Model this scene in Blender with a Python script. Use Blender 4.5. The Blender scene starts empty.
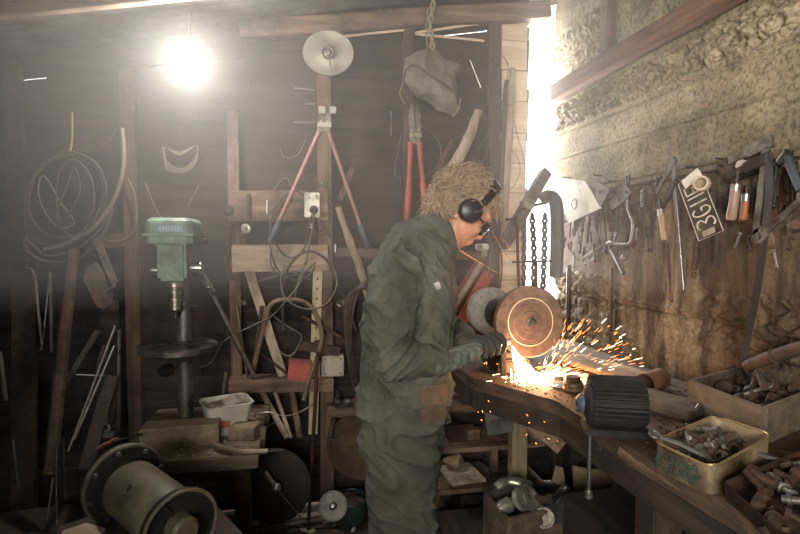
import bpy, bmesh, math, random
from mathutils import Vector, Matrix, noise, Quaternion
random.seed(7)
PI = math.pi
scene = bpy.context.scene
COL = scene.collection
V = Vector

# ---------------------------------------------------------------- camera
CAMZ, F = 1.43, 533.33
YAW, PITCH = math.radians(10.63), math.radians(2.9)
cd = bpy.data.cameras.new('camera')
cd.lens, cd.sensor_width, cd.clip_start = 24, 36, 0.05
cam = bpy.data.objects.new('camera', cd)
COL.objects.link(cam)
cam.location = (0, 0, CAMZ)
cam.rotation_euler = (PI / 2 - PITCH, 0, -YAW)
scene.camera = cam
bpy.context.view_layer.update()
CR = cam.rotation_euler.to_matrix()
CO = V((0, 0, CAMZ))
WX, WY = 1.455, 2.88                       # right wall x, back wall y

def ray(px, py):
    return CR @ V((px - 400, 267 - py, -F))
def B(px, py, off=0.0):                    # on a plane parallel to the back wall
    d = ray(px, py); t = (WY - off) / d.y
    return CO + d * t
def Y(px, py, y):                          # at room depth y
    return B(px, py, WY - y)
def R(px, py, off=0.0):                    # on a plane parallel to the right wall
    d = ray(px, py); return CO + d * ((WX - off) / d.x)
def H(px, py, z):                          # on a level plane
    d = ray(px, py); return CO + d * ((z - CAMZ) / d.z)
def mpp(p):                                # metres per pixel at point
    return abs((CR.inverted() @ (V(p) - CO)).z) / F

# ---------------------------------------------------------------- mesh builder
def spline(pts, n=6, closed=False):
    pts = [V(p) for p in pts]; out = []
    m = len(pts)
    rng = range(m if closed else m - 1)
    for i in rng:
        if closed:
            a, b, c, d = pts[(i-1) % m], pts[i], pts[(i+1) % m], pts[(i+2) % m]
        else:
            b, c = pts[i], pts[i+1]
            a = pts[i-1] if i else b * 2 - c
            d = pts[i+2] if i + 2 < m else c * 2 - b
        for k in range(n):
            t = k / n
            out.append(0.5 * ((2*b) + (c-a)*t + (2*a-5*b+4*c-d)*t*t + (3*b-a-3*c+d)*t*t*t))
    if not closed: out.append(pts[-1])
    return out

def frame(axis, up=None):
    z = V(axis).normalized()
    u = V(up) if up is not None else (V((0, 0, 1)) if abs(z.z) < .9 else V((0, 1, 0)))
    x = u.cross(z)
    if x.length < 1e-5: x = V((1, 0, 0)).cross(z)
    x.normalize()
    return x, z.cross(x), z

class MB:
    def __init__(s): s.v, s.f = [], []
    def add(s, vs, fs):
        b = len(s.v); s.v += [V(q) for q in vs]; s.f += [tuple(b + i for i in f) for f in fs]; return s
    def box(s, c, d, M=None, taper=1.0):
        c = V(c); vs = []
        for z in (-.5, .5):
            t = taper if z > 0 else 1
            for x, y in ((-.5,-.5),(.5,-.5),(.5,.5),(-.5,.5)):
                q = V((x*d[0]*t, y*d[1]*t, z*d[2])); vs.append(c + (M @ q if M else q))
        return s.add(vs, [(3,2,1,0),(4,5,6,7),(0,1,5,4),(1,2,6,5),(2,3,7,6),(3,0,4,7)])
    def beam(s, a, b, w, t, up=(0, -1, 0), seg=1, wob=0):   # w across, t along up
        a, b = V(a), V(b); x, y, z = frame(b - a, up); vs = []; fs = []
        for k in range(seg + 1):
            c = a.lerp(b, k / seg) + (x * random.uniform(-wob, wob) + y * random.uniform(-wob, wob) if 0 < k < seg else V())
            vs += [c - x*w/2 - y*t/2, c + x*w/2 - y*t/2, c + x*w/2 + y*t/2, c - x*w/2 + y*t/2]
        for k in range(seg):
            o = 4 * k
            fs += [(o+i, o+(i+1) % 4, o+4+(i+1) % 4, o+4+i) for i in range(4)]
        e = 4 * seg
        return s.add(vs, fs + [(3,2,1,0), (e, e+1, e+2, e+3)])
    def tube(s, pts, r, n=8, closed=False, flat=1.0):
        pts = [V(p) for p in pts]; m = len(pts)
        rr = r if isinstance(r, (list, tuple)) else [r] * m
        tg = []
        for i in range(m):
            a = pts[(i-1) % m] if closed else pts[max(i-1, 0)]
            b = pts[(i+1) % m] if closed else pts[min(i+1, m-1)]
            t = b - a; tg.append(t.normalized() if t.length > 1e-9 else V((0,0,1)))
        x, y, _ = frame(tg[0]); vs = []
        for i in range(m):
            x = x - tg[i] * x.dot(tg[i]); x.normalize(); y = tg[i].cross(x)
            for k in range(n):
                a = 2*PI*k/n; vs.append(pts[i] + (x*math.cos(a) + y*math.sin(a)*flat) * rr[i])
        fs = []
        for i in range(m if closed else m - 1):
            j = (i+1) % m
            fs += [(i*n+k, i*n+(k+1) % n, j*n+(k+1) % n, j*n+k) for k in range(n)]
        if not closed: fs += [tuple(range(n-1, -1, -1)), tuple((m-1)*n+k for k in range(n))]
        return s.add(vs, fs)
    def lathe(s, prof, o=(0,0,0), axis=(0,0,1), n=24, sq=1.0):   # prof [(r,h)]; open ends closed when r>0
        x, y, z = frame(axis); o = V(o); vs = []; fs = []; rows = []
        for r, h in prof:
            if r < 1e-6: rows.append([len(vs)]); vs.append(o + z*h)
            else:
                rows.append(list(range(len(vs), len(vs)+n)))
                vs += [o + z*h + (x*math.cos(2*PI*k/n) + y*math.sin(2*PI*k/n)*sq)*r for k in range(n)]
        for a, b in zip(rows, rows[1:]):
            for k in range(n):
                k2 = (k+1) % n
                if len(a) == 1 and len(b) == 1: continue
                if len(a) == 1: fs.append((a[0], b[k2], b[k]))
                elif len(b) == 1: fs.append((a[k], a[k2], b[0]))
                else: fs.append((a[k], a[k2], b[k2], b[k]))
        if len(rows[0]) > 1: fs.append(tuple(reversed(rows[0])))
        if len(rows[-1]) > 1: fs.append(tuple(rows[-1]))
        return s.add(vs, fs)
    def cyl(s, a, b, r, n=16, r2=None):
        a, b = V(a), V(b); return s.lathe([(r, 0), (r if r2 is None else r2, (b-a).length)], a, b-a, n)
    def ring(s, c, axis, R_, r, n=32, m=8, ex=1.0):
        x, y, z = frame(axis); c = V(c)
        return s.tube([c + (x*math.cos(2*PI*k/n) + y*math.sin(2*PI*k/n)*ex)*R_ for k in range(n)], r, m, True)
    def ball(s, c, r, M=None, nu=16, nv=10):
        rx, ry, rz = (r, r, r) if isinstance(r, (int, float)) else r
        vs = [V((0,0,-rz))]; c = V(c)
        for j in range(1, nv):
            t = -PI/2 + PI*j/nv
            vs += [V((rx*math.cos(t)*math.cos(2*PI*k/nu), ry*math.cos(t)*math.sin(2*PI*k/nu), rz*math.sin(t))) for k in range(nu)]
        vs.append(V((0,0,rz))); fs = []
        for k in range(nu):
            k2 = (k+1) % nu; fs.append((0, 1+k2, 1+k))
            for j in range(nv-2): a = 1+j*nu; fs.append((a+k, a+k2, a+nu+k2, a+nu+k))
            a = 1+(nv-2)*nu; fs.append((a+k, a+k2, len(vs)-1))
        return s.add([c + (M @ q if M else q) for q in vs], fs)
    def prism(s, poly, o, ax, ay, depth):      # polygon in (ax,ay) from o, extruded by vector depth
        o, ax, ay, dp = V(o), V(ax), V(ay), V(depth); n = len(poly)
        lo = [o + ax*p[0] + ay*p[1] for p in poly]
        fs = [(i, (i+1) % n, n+(i+1) % n, n+i) for i in range(n)]
        return s.add(lo + [q + dp for q in lo], fs + [tuple(range(n-1,-1,-1)), tuple(range(n, 2*n))])
    def loop_prism(s, pts, depth):             # world-space polygon extruded
        dp = V(depth); n = len(pts); pts = [V(p) for p in pts]
        fs = [(i, (i+1) % n, n+(i+1) % n, n+i) for i in range(n)]
        return s.add(pts + [q + dp for q in pts], fs + [tuple(range(n-1,-1,-1)), tuple(range(n, 2*n))])
    def build(s, name, mat, parent=None, bevel=0, ang=35, rough=0, rs=12, sub=0, label=None):
        me = bpy.data.meshes.new(name)
        me.from_pydata([tuple(q) for q in s.v], [], s.f); me.update()
        bm = bmesh.new(); bm.from_mesh(me)
        bmesh.ops.recalc_face_normals(bm, faces=bm.faces)
        if sub: bmesh.ops.subdivide_edges(bm, edges=bm.edges, cuts=sub, use_grid_fill=True)
        if bevel:
            es = [e for e in bm.edges if len(e.link_faces) == 2 and e.calc_face_angle(0) > .7]
            bmesh.ops.bevel(bm, geom=es, offset=bevel, segments=2, affect='EDGES', clamp_overlap=True)
        if rough:
            for q in bm.verts: q.co += noise.noise_vector(q.co * rs) * rough
        bm.to_mesh(me); bm.free()
        me.shade_smooth(); me.set_sharp_from_angle(angle=math.radians(ang))
        me.materials.append(mat)
        o = bpy.data.objects.new(name, me); COL.objects.link(o)
        if parent is not None: o.parent = parent
        if label: o['label'] = label
        return o

def tag(o, label, cat, group=None, kind=None):
    o['label'] = label; o['category'] = cat
    if group: o['group'] = group
    if kind: o['kind'] = kind
    return o
def thing(name, label, cat, group=None):
    o = bpy.data.objects.new(name, None); COL.objects.link(o); o.empty_display_size = .05
    return tag(o, label, cat, group)
def struct(o):
    o['kind'] = 'structure'; return o

# ---------------------------------------------------------------- materials
def lin(c):
    if isinstance(c, str): c = tuple(int(c[i:i+2], 16) / 255 for i in (0, 2, 4))
    return tuple(((x + .055) / 1.055) ** 2.4 if x > .04045 else x / 12.92 for x in c) + (1,)
MATS = {}
def mat(name, c1, c2=None, scale=8, rough=.75, metal=0.0, bump=.3, stretch=(1, 1, 1), dirt=None, dirt_amt=.4, contrast=.5, det=6, emit=None, es=0, bscale=None, spec=.4):
    m = bpy.data.materials.new(name); m.use_nodes = True; nt = m.node_tree; N = nt.nodes; L = nt.links
    p = N['Principled BSDF']; p.inputs['Roughness'].default_value = rough; p.inputs['Metallic'].default_value = metal
    p.inputs['Specular IOR Level'].default_value = spec
    tc = N.new('ShaderNodeTexCoord'); mp = N.new('ShaderNodeMapping'); mp.inputs['Scale'].default_value = stretch
    L.new(tc.outputs['Object'], mp.inputs['Vector'])
    nz = N.new('ShaderNodeTexNoise'); nz.inputs['Scale'].default_value = scale; nz.inputs['Detail'].default_value = det; nz.inputs['Roughness'].default_value = .65
    L.new(mp.outputs[0], nz.inputs['Vector'])
    cr = N.new('ShaderNodeValToRGB'); cr.color_ramp.elements[0].position = .5 - contrast * .35; cr.color_ramp.elements[1].position = .5 + contrast * .35
    cr.color_ramp.elements[0].color = lin(c1); cr.color_ramp.elements[1].color = lin(c2 or c1)
    L.new(nz.outputs['Fac'], cr.inputs['Fac']); src = cr.outputs['Color']
    if dirt:
        n2 = N.new('ShaderNodeTexNoise'); n2.inputs['Scale'].default_value = scale * .45 + 1.5; n2.inputs['Detail'].default_value = 8; n2.inputs['Roughness'].default_value = .7
        L.new(tc.outputs['Object'], n2.inputs['Vector'])
        r2 = N.new('ShaderNodeValToRGB'); r2.color_ramp.elements[0].position = .62 - dirt_amt * .35; r2.color_ramp.elements[1].position = .78 - dirt_amt * .3
        mx = N.new('ShaderNodeMix'); mx.data_type = 'RGBA'
        L.new(n2.outputs['Fac'], r2.inputs['Fac']); L.new(r2.outputs['Color'], mx.inputs['Factor'])
        L.new(src, mx.inputs['A']); mx.inputs['B'].default_value = lin(dirt); src = mx.outputs['Result']
    L.new(src, p.inputs['Base Color'])
    if bump:
        b = N.new('ShaderNodeBump'); b.inputs['Strength'].default_value = bump; b.inputs['Distance'].default_value = .004
        n3 = nz
        if bscale:
            n3 = N.new('ShaderNodeTexNoise'); n3.inputs['Scale'].default_value = bscale; n3.inputs['Detail'].default_value = 5; L.new(mp.outputs[0], n3.inputs['Vector'])
        L.new(n3.outputs['Fac'], b.inputs['Height']); L.new(b.outputs['Normal'], p.inputs['Normal'])
    if emit:
        p.inputs['Emission Color'].default_value = lin(emit); p.inputs['Emission Strength'].default_value = es
    MATS[name] = m; return m

G = (14, 14, 1.0)     # grain along z
wood_z = mat('weathered_wood', '4a3a30', '75604f', 3, .85, 0, .9, (12, 12, .9), '2c221b', .4)
wood_x = mat('weathered_wood_level', '4d3d32', '826a56', 3, .85, 0, .9, (.9, 12, 12), '2e241d', .4)
wood_y = mat('weathered_wood_deep', '5b4636', '8a705a', 3, .85, 0, .8, (12, .9, 12), '33261d', .3)
wood_pale = mat('pale_rough_wood', '6f604f', 'a08c75', 3, .9, 0, .9, (1, 11, 11), '40342a', .42)
wood_grey = mat('grey_driftwood', '7d6d5c', 'b2a390', 3, .9, 0, .9, (12, 12, .9), '54463a', .35)
wood_red = mat('red_brown_wood', '4a3029', '6b4a3e', 3, .85, 0, .8, (12, 12, .9), '2a1e19', .4)
wall_wood = mat('dark_weatherboard', '1f1814', '44372f', 2.2, .9, 0, .9, (.8, 9, 10), '15100d', .4)
glare_board = mat('glare_lit_board', 'b0957a', 'dcc6aa', 2.2, .9, 0, .7, (.8, 9, 9), '7a634f', .2)  # pale tone carries the daylight glare at the open corner and eaves
dark_wood = mat('dark_oily_wood', '241c16', '42352a', 3, .8, 0, .7, (10, 1, 10), '120e0b', .4)
crate_wood = mat('old_crate_wood', '4b4034', '6f604e', 3, .85, 0, .9, (9, 2, 9), '29211a', .42)
iron = mat('dark_iron', '2a2623', '4a433d', 20, .55, .7, .4, dirt='4a2e1f', dirt_amt=.25)
rust = mat('rusted_steel', '3b2f28', '5f4c3d', 14, .8, .35, .5, dirt='251e19', dirt_amt=.4)
rust_dk = mat('dark_rusted_steel', '2e231d', '53392b', 14, .75, .4, .5, dirt='1b1512', dirt_amt=.4)
steel = mat('worn_steel', '8b857b', 'b5aea2', 18, .38, .85, .25, dirt='5a4a3b', dirt_amt=.35)
steel_dk = mat('dull_grey_steel', '5e5a54', '7f7a72', 18, .5, .7, .3, dirt='3c322a', dirt_amt=.4)
bright = mat('bright_steel', 'b9b6b0', 'dcd9d2', 20, .25, .95, .1)
redp = mat('red_paint', '8c3d31', 'a9503f', 12, .55, 0, .2, dirt='4c332b', dirt_amt=.42)
red_dull = mat('faded_red_paint', '6b3b33', '87503f', 12, .6, 0, .3, dirt='4a3a32', dirt_amt=.45)
greenp = mat('pale_green_enamel', '69806f', '859a88', 9, .5, 0, .25, dirt='4a5147', dirt_amt=.35)
rubber = mat('black_rubber', '16130f', '2a2520', 20, .6, 0, .2)
cable_m = mat('dusty_grey_cable', '4b443c', '6e655a', 20, .7, 0, .2)
cable_dk = mat('dusty_dark_cable', '2c2621', '4b423a', 20, .7, 0, .2)
rope_m = mat('old_rope', '6f6250', '93846c', 60, .95, 0, .8)
white_p = mat('off_white_plastic', 'bdb8ac', 'd6d1c5', 10, .55, 0, .15, dirt='7d7465', dirt_amt=.3)
cream = mat('cream_paint', '9c9070', 'bbaf8b', 10, .6, 0, .2, dirt='6e6042', dirt_amt=.3)
black_p = mat('black_plastic', '0f0f10', '1d1d1f', 10, .38, 0, .1)
canvas = mat('grey_canvas', '5a554c', '7c766b', 6, .9, 0, .5, dirt='4c463e', dirt_amt=.35, bscale=60)
handle_w = mat('varnished_handle_wood', '765540', '9c7754', 5, .5, 0, .3, (10, 10, 1.2), '4c3321', .25)
orange_h = mat('orange_handle', '7d4c33', '98623f', 8, .5, 0, .2, dirt='5c3524', dirt_amt=.35)
card = mat('brown_cardboard', '75644f', '8f7c63', 5, .9, 0, .2, dirt='5e4a36', dirt_amt=.3)
tin_cream = mat('cream_tin', '766752', '9c8b6c', 7, .5, .2, .2, dirt='453526', dirt_amt=.55)
# ================================================================ SETTING
def roof_z(x): return 2.74 + (x - 1.455) * .185
XL, YF = -1.95, -1.7                       # left wall, front wall (behind the camera)

# ---- floor: trodden earth and concrete
m = MB(); nx, ny = 90, 110
for j in range(ny + 1):
    for i in range(nx + 1):
        x = XL - .1 + (WX + 1.0 - XL) * i / nx; y = YF + (WY + 1.5 - YF) * j / ny
        m.v.append(V((x, y, -.012 + .012 * noise.noise(V((x * 3, y * 3, 0))) + .006 * noise.noise(V((x * 12, y * 12, 4))))))
for j in range(ny):
    for i in range(nx): a = j * (nx + 1) + i; m.f.append((a, a + 1, a + nx + 2, a + nx + 1))
earth = mat('trodden_dirt', '2e241c', '55463a', 6, .95, 0, .9, dirt='6e5e4d', dirt_amt=.15, bscale=60)
struct(m.build('floor', earth))

# ---- back wall: horizontal weatherboards up to a sloping top with a slit of daylight under the eaves
XG = B(527, 150).x                          # where the boards stop short of the concrete: the open corner
def slit_z(x):                              # the sloping line of the slit
    a, b = B(60, 77), B(540, 26); t = (x - a.x) / (b.x - a.x); return a.z + (b.z - a.z) * t
m = MB(); z = 0.0
while z < 2.8:
    h = .135 + .02 * random.random(); x = XL
    while x < XG - .02:
        x2 = min(XG, x + random.uniform(1.2, 2.4))
        if XG - x2 < .3: x2 = XG + random.uniform(-.010, .008)
        y0 = WY + random.uniform(-.003, .003); n = max(1, int((x2 - x) / .06)); row = []
        for i in range(n + 1):
            xx = x + (x2 - .002 - x) * i / n; t = min(z + h + .012, slit_z(xx) - .001)
            row.append((xx, t))
        run = []
        for xx, t in row + [(0, -9)]:
            if t > z + .003: run.append((xx, t)); continue
            if len(run) > 1:
                b = len(m.v); q = len(run)
                for (xx2, tt) in run:
                    m.v += [V((xx2, y0 + .022, z)), V((xx2, y0 + .008, tt)), V((xx2, y0 - .008, tt)), V((xx2, y0, z))]
                for i in range(q - 1):
                    c = b + 4 * i; m.f += [(c + k, c + 4 + k, c + 4 + (k + 1) % 4, c + (k + 1) % 4) for k in range(4)]
                m.f += [(b, b+1, b+2, b+3), (b+4*q-1, b+4*q-2, b+4*q-3, b+4*q-4)]
            run = []
        x = x2
    z += h
# unseen backing sheet up to the slit, added to stop light leaking between boards
m.add([(XL, WY+.03, 0), (XG-.03, WY+.03, 0), (XG-.03, WY+.03, slit_z(XG)-.004), (XL, WY+.03, slit_z(XL)-.004), (XL, WY+.024, 0), (XG-.03, WY+.024, 0), (XG-.03, WY+.024, slit_z(XG)-.004), (XL, WY+.024, slit_z(XL)-.004)],
      [(0,1,2,3), (7,6,5,4), (0,4,5,1), (1,5,6,2), (2,6,7,3), (3,7,4,0)])
# boards above the slit
segs = [(-1.95, -1.36, .0), (-1.36, -1.19, .012), (-1.19, -1.14, .0), (-1.14, -1.11, .008), (-1.11, -.72, .0), (-.72, -.6, .01), (-.6, -.32, .0),
        (-.32, .16, .007), (.16, .30, .004), (.30, .72, .009), (.72, 1.02, .012), (1.02, XG + .005, .016)]
for a, b, g in segs:
    m.add([(a, WY + .02, slit_z(a) + g - .002), (b, WY + .02, slit_z(b) + g - .002), (b, WY + .02, roof_z(b) + .1), (a, WY + .02, roof_z(a) + .1),
           (a, WY + .0, slit_z(a) + g - .002), (b, WY + .0, slit_z(b) + g - .002), (b, WY + .0, roof_z(b) + .1), (a, WY + .0, roof_z(a) + .1)],
          [(0,1,2,3), (7,6,5,4), (0,4,5,1), (1,5,6,2), (2,6,7,3), (3,7,4,0)])
struct(m.build('wall_back', wall_wood))
# boards between corner post and open corner, the gap's glare put into their colour
m = MB(); xa, xb = B(500, 150).x, XG - .012; z = .55
while z < 2.55:
    h = .16 + .02 * random.random()
    m.box(((xa + xb) / 2 + random.uniform(-.006, .006), WY - .016, z + h / 2), (xb - xa, .016, h - .004))
    z += h
struct(m.build('trim_1', glare_board, bevel=.002))

# ---- right wall: shuttered concrete, poured in bands, some of them broken and rubbly
def wz(px, py): return R(px, py).z
zA, zB = wz(625, 139), wz(600, 117)
zC, zBoard, zL = wz(700, 62), wz(555, 100), wz(680, 172)
zE, zF = wz(600, 300), wz(690, 318)
BANDS = sorted([0.35, zF, zE + .02, zL, zA, zB, zBoard - .04, zBoard + .2])
def wall_off(y, z):
    o = 0.0
    for i, b in enumerate(BANDS):
        t = max(0, min(1, (z - b) / .012))
        o += t * (.012 if i % 2 else -.010)
        o -= .010 * math.exp(-((z - b + .006) / .006) ** 2)
    n1 = noise.fractal(V((y * 2, z * 2, 0)), 1, 2, 4) * .006
    rub = 0.0
    for lo, hi, amp in ((zB + .005, zBoard - .035, 1.0), (zF - .12, zF + .13, .9), (zL - .20, zL - .01, .8), (zBoard + .02, 2.6, .35), (.9, zF - .12, .5)):
        if lo < z < hi:
            e = min(1, (z - lo) / .025, (hi - z) / .025)
            mk = max(0, min(1, (noise.noise(V((y * 2.3, z * 4, 11))) + .35) * 2.2)) if amp < 1 else max(.25, min(1, (noise.noise(V((y * 2.3, z * 4, 11))) + .55) * 2.0))
            q = V((y * 13, z * 19, 3)) + noise.noise_vector(V((y * 9, z * 9, 5))) * .5
            d1 = noise.voronoi(q)[0]
            rub += e * mk * amp * (.052 * (.42 - min(d1[0], .8)) + .018 * noise.turbulence(V((y * 34, z * 40, 2)), 3, False))
    pit = noise.noise(V((y * 45, z * 45, 9))) * .0016
    return o + n1 + rub + pit
m = MB(); YE = R(556, 110).y
ys = [YF + i * (1.0 - YF) / 60 for i in range(60)] + [1.0 + i * (YE - 1.0) / 400 for i in range(401)]
zs = [i * .85 / 40 for i in range(40)] + [.85 + i * 1.85 / 400 for i in range(401)] + [2.78, 2.86, 2.95]
for z in zs:
    for y in ys:
        yy = y
        k_ = max(0, (y - YE + .15) / .15)      # ragged end at the open corner
        yy = y + k_ * (.05 * noise.noise(V((0, z * 7, 1))) + .03 * noise.noise(V((0, z * 25, 1))))
        m.v.append(V((WX - wall_off(y, z), yy, z)))
n_ = len(ys)
for j in range(len(zs) - 1):
    for i in range(n_ - 1): a = j * n_ + i; m.f.append((a, a + n_, a + n_ + 1, a + 1))
b0 = len(m.v)
m.v += [V((WX + .2, YF, 0)), V((WX + .2, YE, 0)), V((WX + .2, YE, 2.95)), V((WX + .2, YF, 2.95))]
for j in range(len(zs) - 1):                   # end face towards the corner
    pass
# end cap of the wall at the corner
e = [j * n_ + n_ - 1 for j in range(len(zs))]
m.f.append(tuple(e + [b0 + 2, b0 + 1])); m.f.append((b0, b0 + 1, b0 + 2, b0 + 3))
cc = bpy.data.materials.new('shuttered_concrete'); cc.use_nodes = True
nt = cc.node_tree; N = nt.nodes; L = nt.links; p = N['Principled BSDF']; p.inputs['Roughness'].default_value = .95; p.inputs['Specular IOR Level'].default_value = .2
tc = N.new('ShaderNodeTexCoord')
def nz(scale, det=8, st=(1, 1, 1), ro=.65):
    mp = N.new('ShaderNodeMapping'); mp.inputs['Scale'].default_value = st; L.new(tc.outputs['Object'], mp.inputs['Vector'])
    q = N.new('ShaderNodeTexNoise'); q.inputs['Scale'].default_value = scale; q.inputs['Detail'].default_value = det; q.inputs['Roughness'].default_value = ro
    L.new(mp.outputs[0], q.inputs['Vector']); return q.outputs['Fac']
def ramp(src, *els):
    r = N.new('ShaderNodeValToRGB'); r.color_ramp.elements[0].position = els[0][0]; r.color_ramp.elements[0].color = els[0][1]
    r.color_ramp.elements[1].position = els[-1][0]; r.color_ramp.elements[1].color = els[-1][1]
    for a, b in els[1:-1]: x = r.color_ramp.elements.new(a); x.color = b
    L.new(src, r.inputs['Fac']); return r.outputs['Color']
def mix(f, a, b, mode='MIX'):
    x = N.new('ShaderNodeMix'); x.data_type = 'RGBA'; x.blend_type = mode
    for s_, q in (('Factor', f), ('A', a), ('B', b)):
        if hasattr(q, 'links') or hasattr(q, 'is_linked'): L.new(q, x.inputs[s_])
        else: x.inputs[s_].default_value = q
    return x.outputs['Result']
W1, K0 = (1, 1, 1, 1), (0, 0, 0, 1)
base = ramp(nz(3.5), (.3, lin('6f6556')), (.5, lin('93876f')), (.72, lin('aa9d84')))
speck = ramp(nz(70, 3), (.35, lin('4a4338')), (.55, W1))
base = mix(.6, base, speck, 'MULTIPLY')
patchy = ramp(nz(1.3, 6, (1, 1, 2.5)), (.35, lin('8a8274')), (.6, W1)); base = mix(.7, base, patchy, 'MULTIPLY')
# rust and soot stains on the lower part of the wall, behind where the tools hang and the grinder throws
sep = N.new('ShaderNodeSeparateXYZ'); L.new(tc.outputs['Object'], sep.inputs[0])
mr = N.new('ShaderNodeMapRange'); mr.inputs['From Min'].default_value = zL + .05; mr.inputs['From Max'].default_value = zL - .12; L.new(sep.outputs['Z'], mr.inputs['Value'])
st = ramp(nz(2.2, 8, (1, 1, .35)), (.32, K0), (.62, W1))
f1 = mix(1.0, mr.outputs[0], st, 'MULTIPLY')
base = mix(f1, base, lin('5d4f40'))
st2 = ramp(nz(9, 8, (1, 1.4, .25)), (.40, K0), (.6, W1)); f2 = mix(1.0, mr.outputs[0], st2, 'MULTIPLY')
base = mix(f2, base, lin('40342a'))
L.new(base, p.inputs['Base Color'])
bp = N.new('ShaderNodeBump'); bp.inputs['Strength'].default_value = .8; bp.inputs['Distance'].default_value = .012
hsum = mix(.5, nz(28, 8), nz(110, 3)); L.new(hsum, bp.inputs['Height']); L.new(bp.outputs['Normal'], p.inputs['Normal'])
struct(m.build('wall_right', cc, ang=80))

# concrete ledge the tools hang from
m = MB(); pts = []
for i in range(120):
    y = -.4 + (YE - .04 + .4) * i / 119
    pts.append((y, .022 + .006 * noise.noise(V((y * 9, 1, 0)))))
for i, (y, w) in enumerate(pts):
    zz = zL + .006 * noise.noise(V((y * 6, 7, 0)))
    m.v += [V((WX + .02, y, zz)), V((WX - w, y, zz)), V((WX - w, y, zz - .018)), V((WX + .02, y, zz - .03))]
for i in range(119):
    a = 4 * i
    m.f += [(a + k, a + (k + 1) % 4, a + 4 + (k + 1) % 4, a + 4 + k) for k in range(4)]
struct(m.build('trim_2', cc))
wood_red_y = mat('red_brown_wood_deep', '4a3327', '735645', 3, .85, 0, .8, (12, .9, 12), '33241c', .3)
# timber plate bolted along the concrete, with studs above it
m = MB(); y1 = R(560, 97).y; y2 = .3
a, b = V((WX - .035, y1, zBoard + .02)), V((WX - .035, y2, zBoard + .02))
m.beam(a, b, .085, .06, (1, 0, 0), 14, .003)
struct(m.build('trim_3', wood_red_y, bevel=.004))
m = MB()
for yy in (R(617, 10).y, R(617, 10).y - 1.0):
    m.box((WX - .04, yy, zBoard + .31), (.05, .07, .5))
struct(m.build('trim_4', wood_z, bevel=.004))

# ---- left and front walls
m = MB(); z = 0
while z < 2.5:
    m.box((XL - .012, (YF + WY) / 2, z + .075), (.022, WY - YF + .1, .148)); z += .15
struct(m.build('wall_left', wall_wood))
m = MB()        # front wall; high opening made up to shape the fill light
dx0, dx1, dz0, dz = -1.3, .3, 1.35, 2.1
m.box(((XL + dx0) / 2, YF, 1.4), (dx0 - XL, .03, 2.8)); m.box(((dx1 + WX) / 2, YF, 1.4), (WX - dx1, .03, 2.8)); m.box(((dx0 + dx1) / 2, YF, (dz + 2.8) / 2), (dx1 - dx0, .03, 2.8 - dz)); m.box(((dx0 + dx1) / 2, YF, dz0 / 2), (dx1 - dx0, .03, dz0))
struct(m.build('wall_front', wall_wood))

# ---- roof: corrugated iron on rafters, falling to the left
m = MB(); nxr = 300
for j, y in enumerate((YF - .1, 0.0, 1.5, WY + .25)):
    for i in range(nxr + 1):
        x = XL - .1 + (WX + .35 - XL) * i / nxr
        m.v.append(V((x, y, roof_z(x) + .09)))
for j in range(3):
    for i in range(nxr): a = j * (nxr + 1) + i; m.f.append((a, a + 1, a + nxr + 2, a + nxr + 1))
for q in m.v: pass
# corrugation runs across the fall
m = MB(); nyr = 260
for i, x in enumerate((XL - .1, -.9, .2, WX + .25)):
    for j in range(nyr + 1):
        y = YF - .1 + (WY + .3 - YF) * j / nyr
        m.v.append(V((x, y, roof_z(x) + .10 + .009 * math.sin(y * 2 * PI / .076))))
for i in range(3):
    for j in range(nyr): a = i * (nyr + 1) + j; m.f.append((a, a + 1, a + nyr + 2, a + nyr + 1))
roof_m = mat('old_corrugated_iron', '4c4a4a', '716e6c', 5, .6, .4, .2, dirt='4a3324', dirt_amt=.35)
struct(m.build('ceiling', roof_m))
m = MB()
for yy in (-1.2, -.3, .6, 1.5, 2.3):            # rafters
    m.beam((XL, yy, roof_z(XL) + .045), (WX, yy, roof_z(WX) + .045), .045, .09, (0, 0, 1))
struct(m.build('trim_5', wood_x, bevel=.003))
# wall plate: heavy beam across the top of the back wall
m = MB(); a, b = B(240, 31, .05), B(548, 11, .05)
m.beam(a, b, .09, .085, (0, -1, 0), 10, .003)
struct(m.build('trim_6', wood_x, bevel=.005))
wood_dim = mat('dim_brown_stud', '3a2d25', '5c4a3c', 3, .85, 0, .9, (12, 12, .9), '241c17', .4)
# studs of the back wall, each its own piece
def stud(name, px, pyt, pyb, w, off, mt=wood_z, d=.05):
    a, b = B(px, pyt, off), B(px, pyb, off); a.x = b.x = (a.x + b.x) / 2
    if b.z < .05: b.z = 0
    return struct(MB().beam(b, a, w, d, (0, -1, 0), 6, .003).build(name, mt, bevel=.004))
stud('trim_7', 134, 70, 560, .065, .03, wood_dim)
wood_dim2 = 0
stud('trim_8', 408, 24, 470, .05, .03, wood_dim)
stud('trim_9', 492, 18, 500, .07, .045, wood_dim)
stud('trim_10', 22, 60, 560, .07, .03, dark_wood)  # darker wood than the other studs, far-left shade put into its colour
# level noggings between the studs
def nog(name, x0, y0, x1, y1, w, off, mt=wood_x):
    return struct(MB().beam(B(x0, y0, off), B(x1, y1, off), w, .04, (0, -1, 0), 5, .002).build(name, mt, bevel=.003))
nog('trim_11', 85, 244, 134, 238, .07, .03, wood_dim)
nog('trim_12', 334, 252, 492, 256, .05, .025)
nog('trim_13', 334, 412, 500, 404, .06, .04)

# planks added across the open corner below bench height, blocking its daylight
m = MB()
for k in range(7):
    m.box(((XG + WX) / 2 + .08, WY + .035, .07 + .145 * k), (WX - XG + .30, .02, .148))
struct(m.build('trim_14', wall_wood))
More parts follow.
